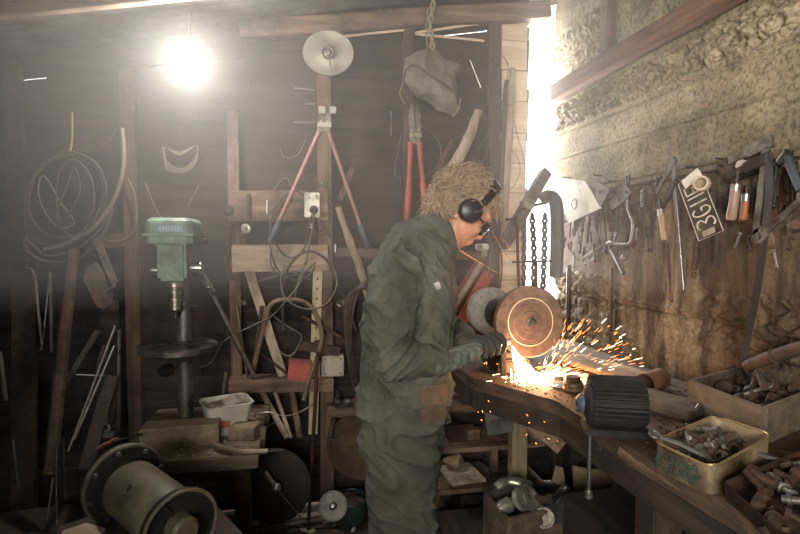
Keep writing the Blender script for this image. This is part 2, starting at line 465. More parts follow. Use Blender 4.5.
# ---- outside, seen through the open corner: pale gravel yard and a rendered bank
gm = mat('pale_gravel', '9a9488', 'b5afa2', 12, .95)
o = MB().box((1.5, WY + 2.9, -.10), (9, 5.5, .1)).build('ground', gm); o['kind'] = 'structure'

# ---------------------------------------------------------------- lights
def area(name, loc, rot, sx, sy, power, col=(1, 1, 1), spread=PI):
    l = bpy.data.lights.new(name, 'AREA'); l.shape = 'RECTANGLE'; l.size, l.size_y = sx, sy; l.energy = power; l.color = col; l.spread = spread
    o = bpy.data.objects.new(name, l); o.location = loc; o.rotation_euler = rot; COL.objects.link(o); return o
def point(name, loc, power, r, col):
    l = bpy.data.lights.new(name, 'POINT'); l.energy = power; l.shadow_soft_size = r; l.color = col
    o = bpy.data.objects.new(name, l); o.location = loc; COL.objects.link(o); return o
# unseen fill light added behind the camera, set in the made-up opening
area('front_fill', ((dx0 + dx1) / 2, YF + .06, (dz0 + dz) / 2), (PI / 2 + .14, 0, -.56), dx1 - dx0, dz - dz0, 58, (1, .95, .87), 1.55)
# daylight through the open corner
area('corner_daylight', ((XG + WX) / 2 + .0, WY + .16, 1.85), (-PI / 2, 0, 0), .12, 1.5, 38, (1, .97, .93))
w = bpy.data.worlds.new('sky'); scene.world = w; w.use_nodes = True
w.node_tree.nodes['Background'].inputs['Color'].default_value = (1, .97, .93, 1)
w.node_tree.nodes['Background'].inputs['Strength'].default_value = 5.0

# ---- dust and smoke in the air
hz = bpy.data.materials.new('dusty_air'); hz.use_nodes = True; nt = hz.node_tree; nt.nodes.clear()
out = nt.nodes.new('ShaderNodeOutputMaterial'); vs = nt.nodes.new('ShaderNodeVolumeScatter')
vs.inputs['Color'].default_value = (.96, .93, .9, 1); vs.inputs['Density'].default_value = .13; vs.inputs['Anisotropy'].default_value = .35
nt.links.new(vs.outputs[0], out.inputs['Volume'])
o = MB().loop_prism([(XL + .03, 1.34, 1.26), (WX - .20, 1.34, 1.26), (WX - .20, 1.34, roof_z(WX) - .05), (XL + .03, 1.34, roof_z(XL) - .03)], (0, 1.5, 0)).build('haze', hz)
tag(o, 'thin dusty smoke hanging in the air under the roof', 'haze', kind='stuff')

scene.view_settings.view_transform = 'Standard'; scene.view_settings.look = 'None'; scene.view_settings.gamma = 1
scene.view_settings.exposure = 0.0
scene.cycles.use_denoising = True
scene.cycles.max_bounces = 6; scene.cycles.volume_bounces = 1
scene.cycles.sample_clamp_indirect = 4
# ================================================================ THE PERSON
MY = 1.90
def MP(px, py, dy=0.0): return Y(px, py, MY + dy)
PXM = mpp(MP(420, 300))
def loft(m, rings, n=24):                   # ring: (centre, unit a, half a, unit b, half b)
    rows = []
    for c, a, ra, b, rb in rings:
        rows.append(len(m.v))
        for k in range(n):
            t = 2 * PI * k / n; cx, sx = math.cos(t), math.sin(t)
            m.v.append(V(c) + V(a) * ra * cx + V(b) * rb * sx)
    for r0, r1 in zip(rows, rows[1:]):
        m.f += [(r0 + k, r0 + (k+1) % n, r1 + (k+1) % n, r1 + k) for k in range(n)]
    m.f += [tuple(rows[0] + k for k in reversed(range(n))), tuple(rows[-1] + k for k in range(n))]
    return m
def pdir(dx, dy):                           # a direction in the person's side plane from a pixel direction
    return V((dx, 0, -dy)).normalized()
YV = V((0, 1, 0))
def fuse(m, name, mt, parent, voxel, smooth=8, disp=None, ang=180, fac=.5):
    me = bpy.data.meshes.new(name + '_raw'); me.from_pydata([tuple(q) for q in m.v], [], m.f); me.update()
    bm = bmesh.new(); bm.from_mesh(me); bmesh.ops.recalc_face_normals(bm, faces=bm.faces); bm.to_mesh(me); bm.free()
    o = bpy.data.objects.new('raw', me); COL.objects.link(o)
    r = o.modifiers.new('r', 'REMESH'); r.mode = 'VOXEL'; r.voxel_size = voxel
    if smooth: s_ = o.modifiers.new('s', 'SMOOTH'); s_.factor = fac; s_.iterations = smooth
    dg = bpy.context.evaluated_depsgraph_get(); ev = o.evaluated_get(dg)
    me2 = bpy.data.meshes.new_from_object(ev, depsgraph=dg); me2.name = name
    bpy.data.objects.remove(o); bpy.data.meshes.remove(me)
    if disp:
        ns = [v.normal.copy() for v in me2.vertices]
        for v, n_ in zip(me2.vertices, ns): v.co += n_ * disp(v.co, n_)
    me2.materials.clear(); me2.materials.append(mt); me2.shade_smooth()
    q = bpy.data.objects.new(name, me2); COL.objects.link(q)
    if parent: q.parent = parent
    return q
man = thing('person', 'person in a green-grey boiler suit and ear defenders, bent over the grinding wheel', 'person')

skin = mat('skin', 'b07a5e', 'c58f72', 8, .55, 0, .1, spec=.4)
suit = mat('worn_green_boiler_suit', '3c3f37', '5c5b50', 5, .9, 0, .35, dirt='39382f', dirt_amt=.4, bscale=220)
hair_m = mat('sandy_brown_hair', '705c49', 'b39c80', 40, .6, 0, .2)
glove_m = mat('grey_green_glove', '4f564d', '6b7065', 12, .9, 0, .5, dirt='393a33', dirt_amt=.4, bscale=120)
glove_d = mat('dark_work_glove', '2e2c29', '4a4640', 14, .85, 0, .5, dirt='5b4d40', dirt_amt=.3, bscale=120)
apron_m = mat('brown_work_stained_cloth', '574638', '6f5b47', 5, .9, 0, .3, dirt='463626', dirt_amt=.4)

HC = MP(466, 209, 0.0)
U = V((.70, 0, .714)).normalized(); Fd = V((.714, 0, -.70)).normalized(); Lt = V((0, -1, 0))   # crown, face, towards the camera
yaw = Matrix.Rotation(math.radians(-10), 3, 'Z')
def HP(f, u, l=0.0): return HC + Fd * f + U * u + Lt * l
HM = Matrix((Fd, Lt, U)).transposed()
# body: one continuous figure
m = MB()
m.ball(HP(-.005, .015), (.098, .075, .100), HM, 24, 16)
m.ball(HP(.035, -.045), (.062, .060, .085), HM, 20, 14)
m.ball(HP(.055, -.105), (.036, .036, .030), HM)
m.ball(HP(.072, .028), (.028, .056, .020), HM)
loft(m, [(HP(.098, .012), Lt, .008, U, .010), (HP(.122, -.030), Lt, .013, U, .012), (HP(.100, -.048), Lt, .016, U, .010)], 12)
m.ball(HP(.094, -.075), (.014, .024, .012), HM); m.ball(HP(.090, -.090), (.013, .020, .008), HM)
for sgn in (-1, 1):
    m.ball(HP(.07, -.035, sgn * .038), (.022, .02, .018), HM)
    m.ball(HP(-.005, -.02, sgn * .074), (.018, .008, .028), HM)
loft(m, [(HP(-.03, -.04), Fd, .055, Lt, .056), (MP(452, 236), pdir(.5, .8), .056, Lt, .056), (MP(443, 240), pdir(.5, .8), .062, Lt, .066), (MP(425, 262), pdir(.7, .6), .08, Lt, .14),
         (MP(412, 295), pdir(1, .3), .10, Lt, .16), (MP(407, 340), pdir(1, .1), .10, Lt, .14), (MP(405, 400), pdir(1, 0), .11, Lt, .15)])
for sg, e in ((-1, [(400, 265), (388, 345), (440, 360)]), (1, [(432, 270), (436, 327), (462, 334)])):
    w_ = [(.17, .21, .15), (.16, .18, .1)][sg > 0]
    m.tube(spline([MP(*e[0], sg * w_[0]), MP(*e[1], sg * w_[1]), MP(*e[2], sg * w_[2])], 5), [.05 - .0025 * i for i in range(11)], 12)
    m.tube([MP(403, 395, sg * .09), MP(405, 500, sg * .095), MP(408, 600, sg * .1)], [.075, .055, .04], 12)
body = fuse(m, 'body', skin, man, .006, 4)
# eyes
for sgn in (-1, 1):
    e = MB().ball(HP(.088, -.012, sgn * .032), .0125).build('eye', bright, man)
# hair
mm = MB(); mm.ball(HP(-.018, .028), (.103, .083, .096), HM, 28, 18); mm.ball(HP(-.045, -.03), (.06, .068, .06), HM)
rnd = random.Random(3)
def hstrand(root, nrm, ln, w):
    ax = rnd.uniform(0, 6.28); x, y, z = frame(nrm); pts = []; curl = rnd.uniform(.012, .024); tw = rnd.uniform(3, 8)
    sw = (x * math.cos(ax) + y * math.sin(ax)); dn = V((-.25, 0, -.35))
    for i in range(8):
        t = i / 7
        pts.append(root + nrm * ln * (t * .7) + (sw + dn * .4) * ln * t * t * .9 + (x * math.cos(ax + tw * t) + y * math.sin(ax + tw * t)) * curl * t)
    mm.tube(pts, [w * (1 - .75 * (i / 7)) for i in range(8)], 4)
cnt = 0
while cnt < 1500:
    d = V((rnd.gauss(0, 1), rnd.gauss(0, 1), rnd.gauss(0, 1))).normalized()
    if d.z < -.75 or (d.x > .35 and d.z < .42) or (d.x > -.05 and d.z < -.02): continue   # in head axes: x face, y side, z crown
    if abs(d.x * .101 - .030) < .024 and d.z > -.1: continue        # parted under the headband
    p = HP(-.018, .028) + HM @ V((d.x * .101, d.y * .081, d.z * .094))
    if d.z < -.3: p = HP(-.045, -.03) + HM @ V((d.x * .06, d.y * .068, d.z * .06))
    n_ = (HM @ d); back = max(0, -d.x)
    hstrand(p, n_, rnd.uniform(.022, .045) + .022 * back, rnd.uniform(.0028, .0062)); cnt += 1
mm.build('hair', hair_m, man, ang=180)
# ear defenders
ed = thing('ear_defenders', 'black over-ear hearing protectors worn over curly hair', 'ear defenders')
m = MB()
for sgn in (-1, 1):
    c = HP(-.002, -.018, sgn * .083); ax = Lt * sgn
    q = MB(); cup_ = q.lathe([(.026, -.004), (.041, .0), (.043, .010), (.043, .022), (.038, .032), (.026, .038), (.0, .040)], c, ax, 28).build('ear_cup', black_p, ed)
    MB().lathe([(.030, -.012), (.040, -.010), (.041, -.001), (.034, .002)], c, ax, 28).build('cushion', rubber, cup_)
band = []
for i in range(25):
    t = -1.35 + 2.7 * i / 24
    band.append(HP(.012, -.02 + 0.158 * math.cos(t * .98) + .012, .112 * math.sin(t)))
m = MB()
for i in range(24):
    up = (band[i] - HP(0, -.02)).normalized(); m.beam(band[i], band[i+1] + (band[i+1] - band[i]) * .05, .034 if 4 < i < 19 else .026, .009, up)
m.build('headband', black_p, ed, bevel=.002)
for sgn in (-1, 1):
    MB().tube(spline([HP(.014, .03, sgn * .108), HP(.02, .0, sgn * .118), HP(.004, -.02, sgn * .121)], 4), .0028, 6).build('wire_arm', steel_dk, ed)
# safety glasses
sg_ = thing('safety_glasses', 'dark-framed safety glasses on the bent face of the person', 'glasses')
m = MB(); n = 14; o1 = []
for i in range(n + 1):
    t = -1.25 + 2.5 * i / n
    o1.append(HP(.06 + .052 * math.cos(t), -.012, .075 * math.sin(t)))
for i in range(n): m.beam(o1[i], o1[i+1] + (o1[i+1]-o1[i]) * .04, .034, .003, (o1[i] - HP(0, -.012)))
lens = mat('smoked_lens', '1a1512', '231c18', 5, .15, 0, 0)
m.build('lens', lens, sg_)
for sgn in (-1, 1): MB().beam(HP(.07, -.008, sgn * .074), HP(-.01, -.006, sgn * .080), .006, .003, Lt).build('temple', black_p, sg_)

# boiler suit: one continuous garment with creases
m = MB()
torso = [((442, 233), (.42, .9), 23, .078), ((435, 243), (.58, .82), 30, .125), ((424, 254), (.72, .70), 39, .17), ((413, 282), (.93, .37), 45, .205), ((408, 318), (1, .15), 45.5, .19),
         ((406, 358), (1, .03), 46, .178), ((405, 395), (1, 0), 47, .19), ((404, 418), (1, 0), 43, .185)]
loft(m, [(MP(*c), pdir(*d), h * PXM, YV, dp) for c, d, h, dp in torso], 32)
near = [(398, 392, 39, .098), (400, 430, 39, .098), (401, 470, 35.5, .092), (403, 510, 32, .085), (404, 560, 31, .08), (404, 616, 29, .078)]
far = [(411, 392, 38, .098), (413, 430, 33, .092), (413, 470, 29, .085), (408, 510, 28, .082), (412, 560, 28, .08), (418, 616, 27, .078)]
for sg, leg in ((-1, near), (1, far)):
    loft(m, [(MP(a, b, sg * .092), V((1, 0, 0)), h * PXM, YV, dp) for a, b, h, dp in leg], 24)
arm = spline([MP(412, 258, -.11), MP(401, 272, -.165), MP(391, 305, -.205), MP(388, 345, -.215), MP(398, 360, -.215), MP(420, 362, -.2), MP(443, 360, -.16)], 4)
rr = [.060, .076, .080, .074, .070, .056, .046]
def rads(rr, n): 
    out = []
    for i in range(n):
        t = i / (n - 1) * (len(rr) - 1); k = min(int(t), len(rr) - 2); out.append(rr[k] + (rr[k+1] - rr[k]) * (t - k))
    return out
m.tube(arm, rads(rr, len(arm)), 20)
arm2 = spline([MP(428, 252, .12), MP(432, 270, .16), MP(436, 300, .17), MP(438, 322, .16), MP(450, 332, .1), MP(463, 335, .04)], 4)
m.tube(arm2, rads([.066, .070, .066, .060, .052, .044], len(arm2)), 20)
EL, KN, AX_ = MP(392, 352, -.2), MP(405, 480, 0), MP(398, 275, -.15)
def folds(co, n_):
    d = 0.0
    def ridge(p, s): return (1 - abs(noise.noise(p * s))) ** 5
    w = noise.noise_vector(co * 4) * .06
    low = max(0, min(1, (.75 - co.z) / .3))                      # trouser legs: slanting drag folds
    d += (1 - low) * .021 * (ridge(V((co.x * .8 + co.z * .25, co.y * .5, co.z * 1.0 - co.x * .5)) + w, 7.0) - .45)
    d += low * .017 * (ridge(V((co.x * .7 + 5, co.y * .5, co.z * 1.3 + co.x * .7)) + w, 7.5) - .45)
    d += .009 * (ridge(V((co.x * 1.2 + co.z, co.y, co.z * .9)) + w * .7, 14) - .4)
    e = math.exp(-((co - EL).length / .11) ** 2); r = co - EL
    d += e * .017 * (ridge(V((r.x * 1.4 - r.z * 1.5, 0, (r.x + r.z) * .3)) + w, 12) - .4)
    e = math.exp(-((co - AX_).length / .12) ** 2); r = co - AX_
    d += e * .014 * (ridge(V((r.x * 1.2 + r.z * .5, 1, r.z * .3)) + w, 13) - .4)
    return d
cov = fuse(m, 'boiler_suit', suit, man, .005, 9, folds)
# collar standing round the neck, folded over
def collar_ring(c, d, h, dp, n=28, a0=-2.7, a1=2.7):
    out = []
    for i in range(n + 1):
        t = a0 + (a1 - a0) * i / n     # opening faces forward
        out.append(MP(*c) - pdir(*d) * h * PXM * math.cos(t) + YV * dp * math.sin(t))
    return out
inner = collar_ring((447, 229), (.45, .88), 20, .072); outer = collar_ring((444, 232), (.45, .88), 25, .088); low = collar_ring((438, 240), (.52, .84), 29, .112)
m = MB(); n = len(inner)
rows = [inner, outer, low, [q + V((-.004, 0, -.006)) for q in low], [q + V((.006, 0, -.004)) for q in outer], [q + V((-.005, 0, -.02)) for q in inner]]
for r_ in rows: m.v += [V(q) for q in r_]
for j in range(6):
    a, b = j * n, ((j + 1) % 6) * n
    m.f += [(a+i, a+i+1, b+i+1, b+i) for i in range(n-1)]
m.build('collar', suit, man, rough=.004, rs=20)
# sleeve cuff, seams, pocket and name patch
def on_suit(px, py):                      # drop a point on the garment as seen along the view
    d = ray(px, py).normalized()
    ok, loc, nrm, _ = cov.ray_cast(CO, d)
    return (loc, nrm) if ok else (MP(px, py, -.2), V((0, -1, 0)))
def seam(pts, r=.0016, name='seam', mt=None):
    q = [on_suit(*p) for p in spline([V((a, b, 0)) for a, b in pts], 5) for p in [(p.x, p.y)]]
    MB().tube([l + n_ * .0005 for l, n_ in q], r, 6).build(name, mt or suit, man)
seam([(404, 238), (394, 252), (388, 272), (392, 290)]); seam([(404, 240), (424, 250), (440, 262)])
seam([(372, 372), (395, 380), (420, 384), (446, 382)], .004, 'waistband')
def patch(cs, name, mt, th=.002):
    m = MB(); g = []
    nx_, ny_ = 6, 6
    a, b, c, d = [V((x, y, 0)) for x, y in cs]
    for j in range(ny_ + 1):
        for i in range(nx_ + 1):
            p = a.lerp(b, i / nx_).lerp(d.lerp(c, i / nx_), j / ny_); l, n_ = on_suit(p.x, p.y); m.v.append(l + n_ * th)
    for j in range(ny_):
        for i in range(nx_): k = j * (nx_ + 1) + i; m.f.append((k, k+1, k+nx_+2, k+nx_+1))
    for k in range(len(m.v)): m.v.append(m.v[k] - on_suit_n * th * 1.2) if False else None
    N0 = (nx_ + 1) * (ny_ + 1); m.v = m.v[:N0]; base = [q + (CO - q).normalized() * -th * 1.5 for q in m.v]; m.v += base
    rim = [i for i in range(nx_ + 1)] + [(j + 1) * (nx_ + 1) - 1 for j in range(1, ny_ + 1)] + [ny_ * (nx_ + 1) + i for i in range(nx_ - 1, -1, -1)] + [j * (nx_ + 1) for j in range(ny_ - 1, 0, -1)]
    for a_, b_ in zip(rim, rim[1:] + rim[:1]): m.f.append((a_, b_, b_ + N0, a_ + N0))
    return m.build(name, mt, man)
patch([(434, 283), (439, 281), (441, 288), (436, 290)], 'name_patch', white_p)
patch([(422, 386), (448, 384), (445, 420), (420, 424)], 'thigh_patch', apron_m)
patch([(365, 385), (385, 390), (384, 430), (367, 424)], 'back_pocket', suit, .003)
# boots
for sg, (a, b) in ((-1, (404, 616)), (1, (418, 616))):
    c = MP(a, b, sg * .092); m = MB()
    loft(m, [(V((c.x - .01, c.y, .16)), V((1,0,0)), .065, YV, .055), (V((c.x - .01, c.y, .09)), V((1,0,0)), .068, YV, .052), (V((c.x + .03, c.y, .045)), V((1,0,0)), .13, YV, .05), (V((c.x + .035, c.y, .004)), V((1,0,0)), .14, YV, .052)], 20)
    m.build('boot', rubber, man)

# gloves
def glove(name, mt, palm, fingers, cuff, label):
    m = MB()
    for r in palm: m.ball(*r)
    for pts, r0, r1 in fingers:
        s_ = spline(pts, 4); m.tube(s_, [r0 + (r1 - r0) * i / (len(s_) - 1) for i in range(len(s_))], 10); m.ball(s_[-1], r1, None, 10, 8)
    if cuff: m.tube(spline(cuff[0], 4), rads(cuff[1], (len(cuff[0]) - 1) * 4 + 1), 16)
    return fuse(m, name, mt, man, .0028, 5, lambda c, n_: .0018 * noise.noise(c * 60) + .001 * noise.noise(c * 140))
T0, T1 = Y(461, 357, 1.745), Y(511, 341, 1.795)        # the tool's two ends
TD = (T1 - T0).normalized()
def TP(t, up=0, dy=0): return T0.lerp(T1, t) + V((0, 0, 1)) * up + V((0, dy, 0))
# near hand: fist round the butt of the tool
K = Y(452, 359, 1.745)
fr = []
for i, (t, ln) in enumerate(((.26, 1), (.15, 1.05), (.03, 1.0), (-.09, .85))):
    b_ = TP(t, .028, -.012)
    fr.append(([Y(449, 352 + i * 4.5, 1.735), TP(t, .020, -.030 * ln), TP(t, -.004, -.030 * ln), TP(t, -.020, -.012), TP(t, -.012, .012)], .0125, .0105))
fr.append(([Y(448, 352, 1.755), TP(.2, .026, .006), TP(.42, .018, .004)], .014, .011))
glove('glove', glove_m, [(Y(450, 360, 1.742), (.040, .030, .038)), (Y(457, 359, 1.742), (.030, .026, .036)), (Y(443, 361, 1.745), (.032, .03, .036))], fr,
      ([Y(428, 362, 1.72), Y(438, 361, 1.735), Y(448, 360, 1.745)], [.050, .047, .036]), None)
# far hand: fingers over the tool near the wheel
fr = []
for i, (t, ln) in enumerate(((.80, .95), (.68, 1.0), (.56, 1.0), (.45, .85))):
    fr.append(([TP(t - .28, .036, .028), TP(t - .06, .034, .0), TP(t, .020, -.020 * ln), TP(t + .01, -.002, -.026 * ln), TP(t, -.022, -.014 * ln), TP(t - .02, -.022, .006)], .0115, .0095))
fr.append(([TP(.3, .02, .05), TP(.5, -.01, .03), TP(.72, -.006, .020)], .0135, .0105))
glove('glove', glove_d, [(TP(.32, .030, .035), (.040, .030, .026)), (TP(.18, .034, .05), (.036, .032, .028))], fr,
      ([MP(456, 334, .06), MP(464, 335, .02), TP(.14, .036, .055)], [.044, .042, .032]), None)
# the piece being ground
t = thing('chisel', 'wooden-handled chisel held against the spinning grinding wheel', 'chisel')
loft(MB(), [(TP(.0), Lt, .010, V((0,0,1)), .011), (TP(.15), Lt, .012, V((0,0,1)), .013), (TP(.5), Lt, .010, V((0,0,1)), .010), (TP(.62), Lt, .009, V((0,0,1)), .009)], 14).build('handle', handle_w, t)
loft(MB(), [(TP(.60), Lt, .006, V((0,0,1)), .006), (TP(.75), Lt, .007, V((0,0,1)), .007), (TP(.80), Lt, .004, V((0,0,1)), .011), (TP(1.0), Lt, .002, V((0,0,1)), .012)], 12).build('blade', steel, t)

# ================================================================ GRINDER
WC = Y(530.5, 322, 1.84); WB = Y(488, 318, 2.27); AXg = (WC - WB).normalized(); AXg = V((AXg.x * .55, AXg.y, AXg.z * .3)).normalized()
WB = WC - AXg * .40
g = thing('bench_grinder', 'heavy double-ended grinder with a big brown wheel facing the room', 'grinder')
wheel_m = mat('brown_grinding_wheel', '6d5344', '8c6f5c', 40, .7, .2, .25, dirt='5a4335', dirt_amt=.2)
Rw = 36.0 * mpp(WC)
p = [(0, .012), (.010, .012), (.010, .006), (Rw*.30, .006), (Rw*.32, .003), (Rw*.50, .003), (Rw*.52, .001), (Rw*.62, .001), (Rw*.635, .003), (Rw*.66, .003), (Rw*.675, 0), (Rw*.97, -.001), (Rw, -.004), (Rw, -.032), (Rw*.97, -.035), (0, -.035)]
MB().lathe(p[::-1], WC, AXg, 72).build('grinding_wheel', wheel_m, g, ang=25)
MB().ring(WC + AXg * .0015, AXg, Rw * .66, .0022, 64, 6).build('wheel_ring', mat('pale_wheel_line', 'f0cfa0', 'ffe6c0', 10, .4, 0, 0), g)  # narrow pale ring round the wheel face
MB().lathe([(.0, .022), (.011, .022), (.013, .018), (.013, .012), (.019, .010), (.020, .003)][::-1], WC, AXg, 6).build('arbor_nut', steel_dk, g)
p2 = [(0, .03), (.03, .03), (.034, .02), (Rw*.72, .016), (Rw*.78, .010), (Rw*.8, 0), (Rw*.8, -.028), (0, -.028)]
MB().lathe(p2[::-1], WB, AXg, 56).build('grinding_wheel', mat('grey_grinding_stone', '6a655e', '8a857c', 40, .8, 0, .3), g)
mc = (WC + WB) / 2 - AXg * .02
MB().lathe([(0, -.16), (.025, -.16), (.025, -.115), (.055, -.11), (.066, -.09), (.068, .09), (.055, .11), (.025, .115), (.025, .17), (0, .17)], mc, AXg, 36).build('motor', iron, g)
MB().box((mc.x, mc.y, .93), (.15, .2, .05), taper=.85).box((mc.x, mc.y, .99), (.07, .12, .1)).build('pedestal', iron, g, bevel=.006)
# tool rest by the wheel
rest = Y(503, 352, 1.86)
MB().beam(rest, V((rest.x + .01, rest.y + .02, .92)), .02, .012).box(rest + V((0, -.0, .0)), (.05, .04, .008)).build('tool_rest', iron, g, bevel=.002)

# ================================================================ SPARKS
SP = Y(511, 344, 1.79)
hot = mat('white_hot_spark', 'fff0d0', None, 5, 1, 0, 0, emit='ffe2b0', es=14)
warm = mat('orange_spark', 'ff9a50', None, 5, 1, 0, 0, emit='ff9148', es=6)
rnd = random.Random(11)
def streak(m, a, b, r): m.tube([a, a.lerp(b, .5), b], [r * .5, r, r * .25], 4)
m1, m2 = MB(), MB()
BZ = .902
hit = H(530, 383, BZ)
for i in range(260):                       # the jet from the wheel down onto the bench
    e = H(522 + rnd.gauss(7, 7), 382 + rnd.gauss(0, 2.5), BZ); s0 = rnd.random() ** .8; s1 = min(1, s0 + rnd.uniform(.06, .3))
    sag = V((0, 0, -.01)); streak(m1 if i % 4 else m2, SP.lerp(e, s0), SP.lerp(e, s1), rnd.uniform(.0004, .0009))
for i in range(330):                       # fanning out over the bench top
    a = rnd.uniform(-.5, .9); d = abs(rnd.gauss(0, .12)); c = H(545 + rnd.gauss(0, 20), 380 + rnd.gauss(0, 3.5), BZ)
    dr = V((math.cos(a), -math.sin(a) * .6, rnd.uniform(.0, .35))).normalized(); l = rnd.uniform(.008, .04)
    c = c + dr * d * .4; c.z = max(c.z, BZ + .002); streak(m1 if d < .1 else m2, c, c + dr * l, rnd.uniform(.0004, .0010))
for i in range(190):                       # bouncing up over the wheel and along the wall
    a = math.radians(rnd.uniform(5, 75)); d = rnd.uniform(.05, .42) * (1.1 - a / 2.2); yy = rnd.uniform(-.12, .16)
    o = H(540, 380, BZ); dr = V((math.cos(a), yy, math.sin(a))).normalized(); c = o + dr * d; c.x = min(c.x, WX - .06)
    l = rnd.uniform(.008, .035); streak(m2 if rnd.random() < .7 else m1, c, c + dr * l, rnd.uniform(.0004, .0009))
for i in range(22):                        # stray ones in front of the bench
    c = Y(470 + rnd.uniform(0, 95), 355 + rnd.uniform(0, 90) ** 1.0, rnd.uniform(1.55, 1.8)); a = rnd.uniform(-.6, 1.3)
    streak(m2, c, c + V((math.cos(a) * .5, 0, -math.sin(a))) * rnd.uniform(.005, .014), rnd.uniform(.0007, .0013))
for i in range(0):                        # long thin arcs thrown up past the face
    o = SP + V((.0, 0, .02)); ang = math.radians(rnd.uniform(100, 150)); pts = []
    for k in range(8):
        q = .10 + k * .05; pts.append(o + V((math.cos(ang) * q, rnd.uniform(-.002, .002) + .02 * math.sin(i), math.sin(ang) * q - q * q * .35)))
    (m2 if i % 2 else m2).tube(pts[rnd.randint(0, 3):rnd.randint(5, 8)], .00018, 4)
for (a, b), (c, d) in (((453, 247), (497, 273)), ((448, 243), (478, 262)), ((492, 231), (508, 262)), ((500, 236), (512, 252))):
    m2.tube([Y(a, b, 1.95), Y((a + c) / 2, (b + d) / 2 - .6, 1.9), Y(c, d, 1.86)], .00013, 4)
m1.build('sparks', hot); tag(bpy.data.objects['sparks'], 'white-hot sparks pouring off the grinding wheel onto the bench', 'sparks', kind='stuff')
o = m2.build('stray_sparks', warm); tag(o, 'orange sparks bouncing off the bench beside the wheel', 'sparks', kind='stuff')
point('spark_glow', H(540, 378, BZ) + V((0, -.03, .05)), 8, .035, (1, .52, .24))
point('contact_glow', SP + V((.0, -.03, -.02)), 1.0, .012, (1, .6, .32))

# ================================================================ WORK LAMP under the roof
LC = Y(187, 62, 2.45)
l = thing('work_lamp', 'bright work lamp shining through the dust under the low roof', 'lamp')
to = (CO - LC).normalized()
MB().lathe([(.0, .10), (.03, .10), (.045, .08), (.06, .05), (.085, .0), (.083, .0), (.058, .048), (.043, .075), (.0, .09)], LC, -to, 32).build('reflector', steel_dk, l)
bulb_m = mat('lit_bulb', 'ffffff', None, 5, 1, 0, 0, emit='fff6ec', es=60)
MB().ball(LC, .045, None, 20, 14).build('bulb', bulb_m, l)
MB().tube(spline([LC - to * .10, LC - to * .13 + V((0, 0, .03)), V((LC.x, LC.y + .1, roof_z(LC.x) + .06))], 5), .005, 6).build('cord', rubber, l)
point('lamp_light', LC + to * .06, 52, .04, (1, .95, .88))
# ================================================================ helpers for single things
def T(m, name, mt, label, cat, group=None, **kw):
    return tag(m.build(name, mt, None, **kw), label, cat, group)
Z3 = V((0, 0, 1))
def copy_thing(o, loc, rot=None, sc=None, label=None):
    c = o.copy(); COL.objects.link(c); c.location = loc
    if rot is not None: c.rotation_euler = rot
    if sc: c.scale = (sc,) * 3
    if label: c['label'] = label
    for ch in [k for k in bpy.data.objects if k.parent == o]:
        d = ch.copy(); COL.objects.link(d); d.parent = c
    c['placed'] = 1
    return c
rd = random.Random(21)

# ================================================================ WORKBENCH
BT = .90
P1, P2, P3, P4 = H(728, 505, BT), H(632, 450, BT), H(556, 401, BT), H(470, 377, BT)
bench = thing('workbench', 'long oily plank workbench running along the concrete wall', 'workbench')
front = [(P1.x + .01, .35), (P1.x, P1.y), (P2.x, P2.y), (P3.x, P3.y), (P4.x, P4.y), (P4.x - .01, 2.62)]
def fx(y):
    for (x0, y0), (x1, y1) in zip(front, front[1:]):
        if y0 <= y <= y1: return x0 + (x1 - x0) * (y - y0) / (y1 - y0)
    return front[-1][0]
bench_top = mat('oily_bench_top', '33271f', '594637', 4, .8, 0, .9, (5, 1.2, 5), '8a6a4c', .25, bscale=40)
m = MB(); nb = 5; ysb = [.35 + (2.62 - .35) * i / 60 for i in range(61)]
for k in range(nb):
    b0 = len(m.v)
    for y in ysb:
        a = fx(y); bx = WX - .045; x0 = a + (bx - a) * k / nb + .002; x1 = a + (bx - a) * (k + 1) / nb - .002
        dz = -.002 * (k % 2)
        m.v += [V((x0, y, BT - .045)), V((x0, y, BT + dz)), V((x1, y, BT + dz)), V((x1, y, BT - .045))]
    for i in range(60):
        a = b0 + 4 * i; m.f += [(a + q, a + 4 + q, a + 4 + (q + 1) % 4, a + (q + 1) % 4) for q in range(4)]
    m.f += [(b0, b0+1, b0+2, b0+3), (b0+243, b0+242, b0+241, b0+240)]
m.build('top', bench_top, bench, rough=.0015, rs=30)
m = MB()
for (x0, y0), (x1, y1) in zip(front, front[1:]): m.beam((x0 + .03, y0, BT - .085), (x1 + .03, y1 + .004, BT - .085), .075, .035, (-1, 0, 0))
m.build('front_rail', dark_wood, bench)
a = Y(518, 400, 2.36); MB().beam((a.x, 2.36, 0), (a.x, 2.36, BT - .05), .075, .06, (0, -1, 0), 6, .002).build('leg', mat('yellowed_post', '6a5c44', '8c7c5e', 3, .85, 0, .6, (12, 12, 1), '4a3c28', .3), bench, bevel=.004)
for x, y in ((P2.x + .07, 1.18), (P1.x + .1, .5), (WX - .12, 2.4), (WX - .12, 1.1)): MB().beam((x, y, 0), (x, y, BT - .05), .08, .08, (0, -1, 0)).build('leg', dark_wood, bench, bevel=.004)
MB().beam(Y(505, 398, 2.05), Y(562, 448, 1.9), .06, .03, (0, -1, 0)).build('brace', wood_y, bench, bevel=.003)

# low lip pipe lying in front of the bench edge
T(MB().cyl(H(628, 452, BT - .03) + V((-.012, 0, 0)), H(726, 508, BT - .03) + V((-.012, 0, 0)), .021, 16), 'water_pipe', mat('greasy_brown_pipe', '5a4836', '7c664e', 9, .6, .3, .3), 'brown pipe lying along the near front edge of the workbench', 'pipe')

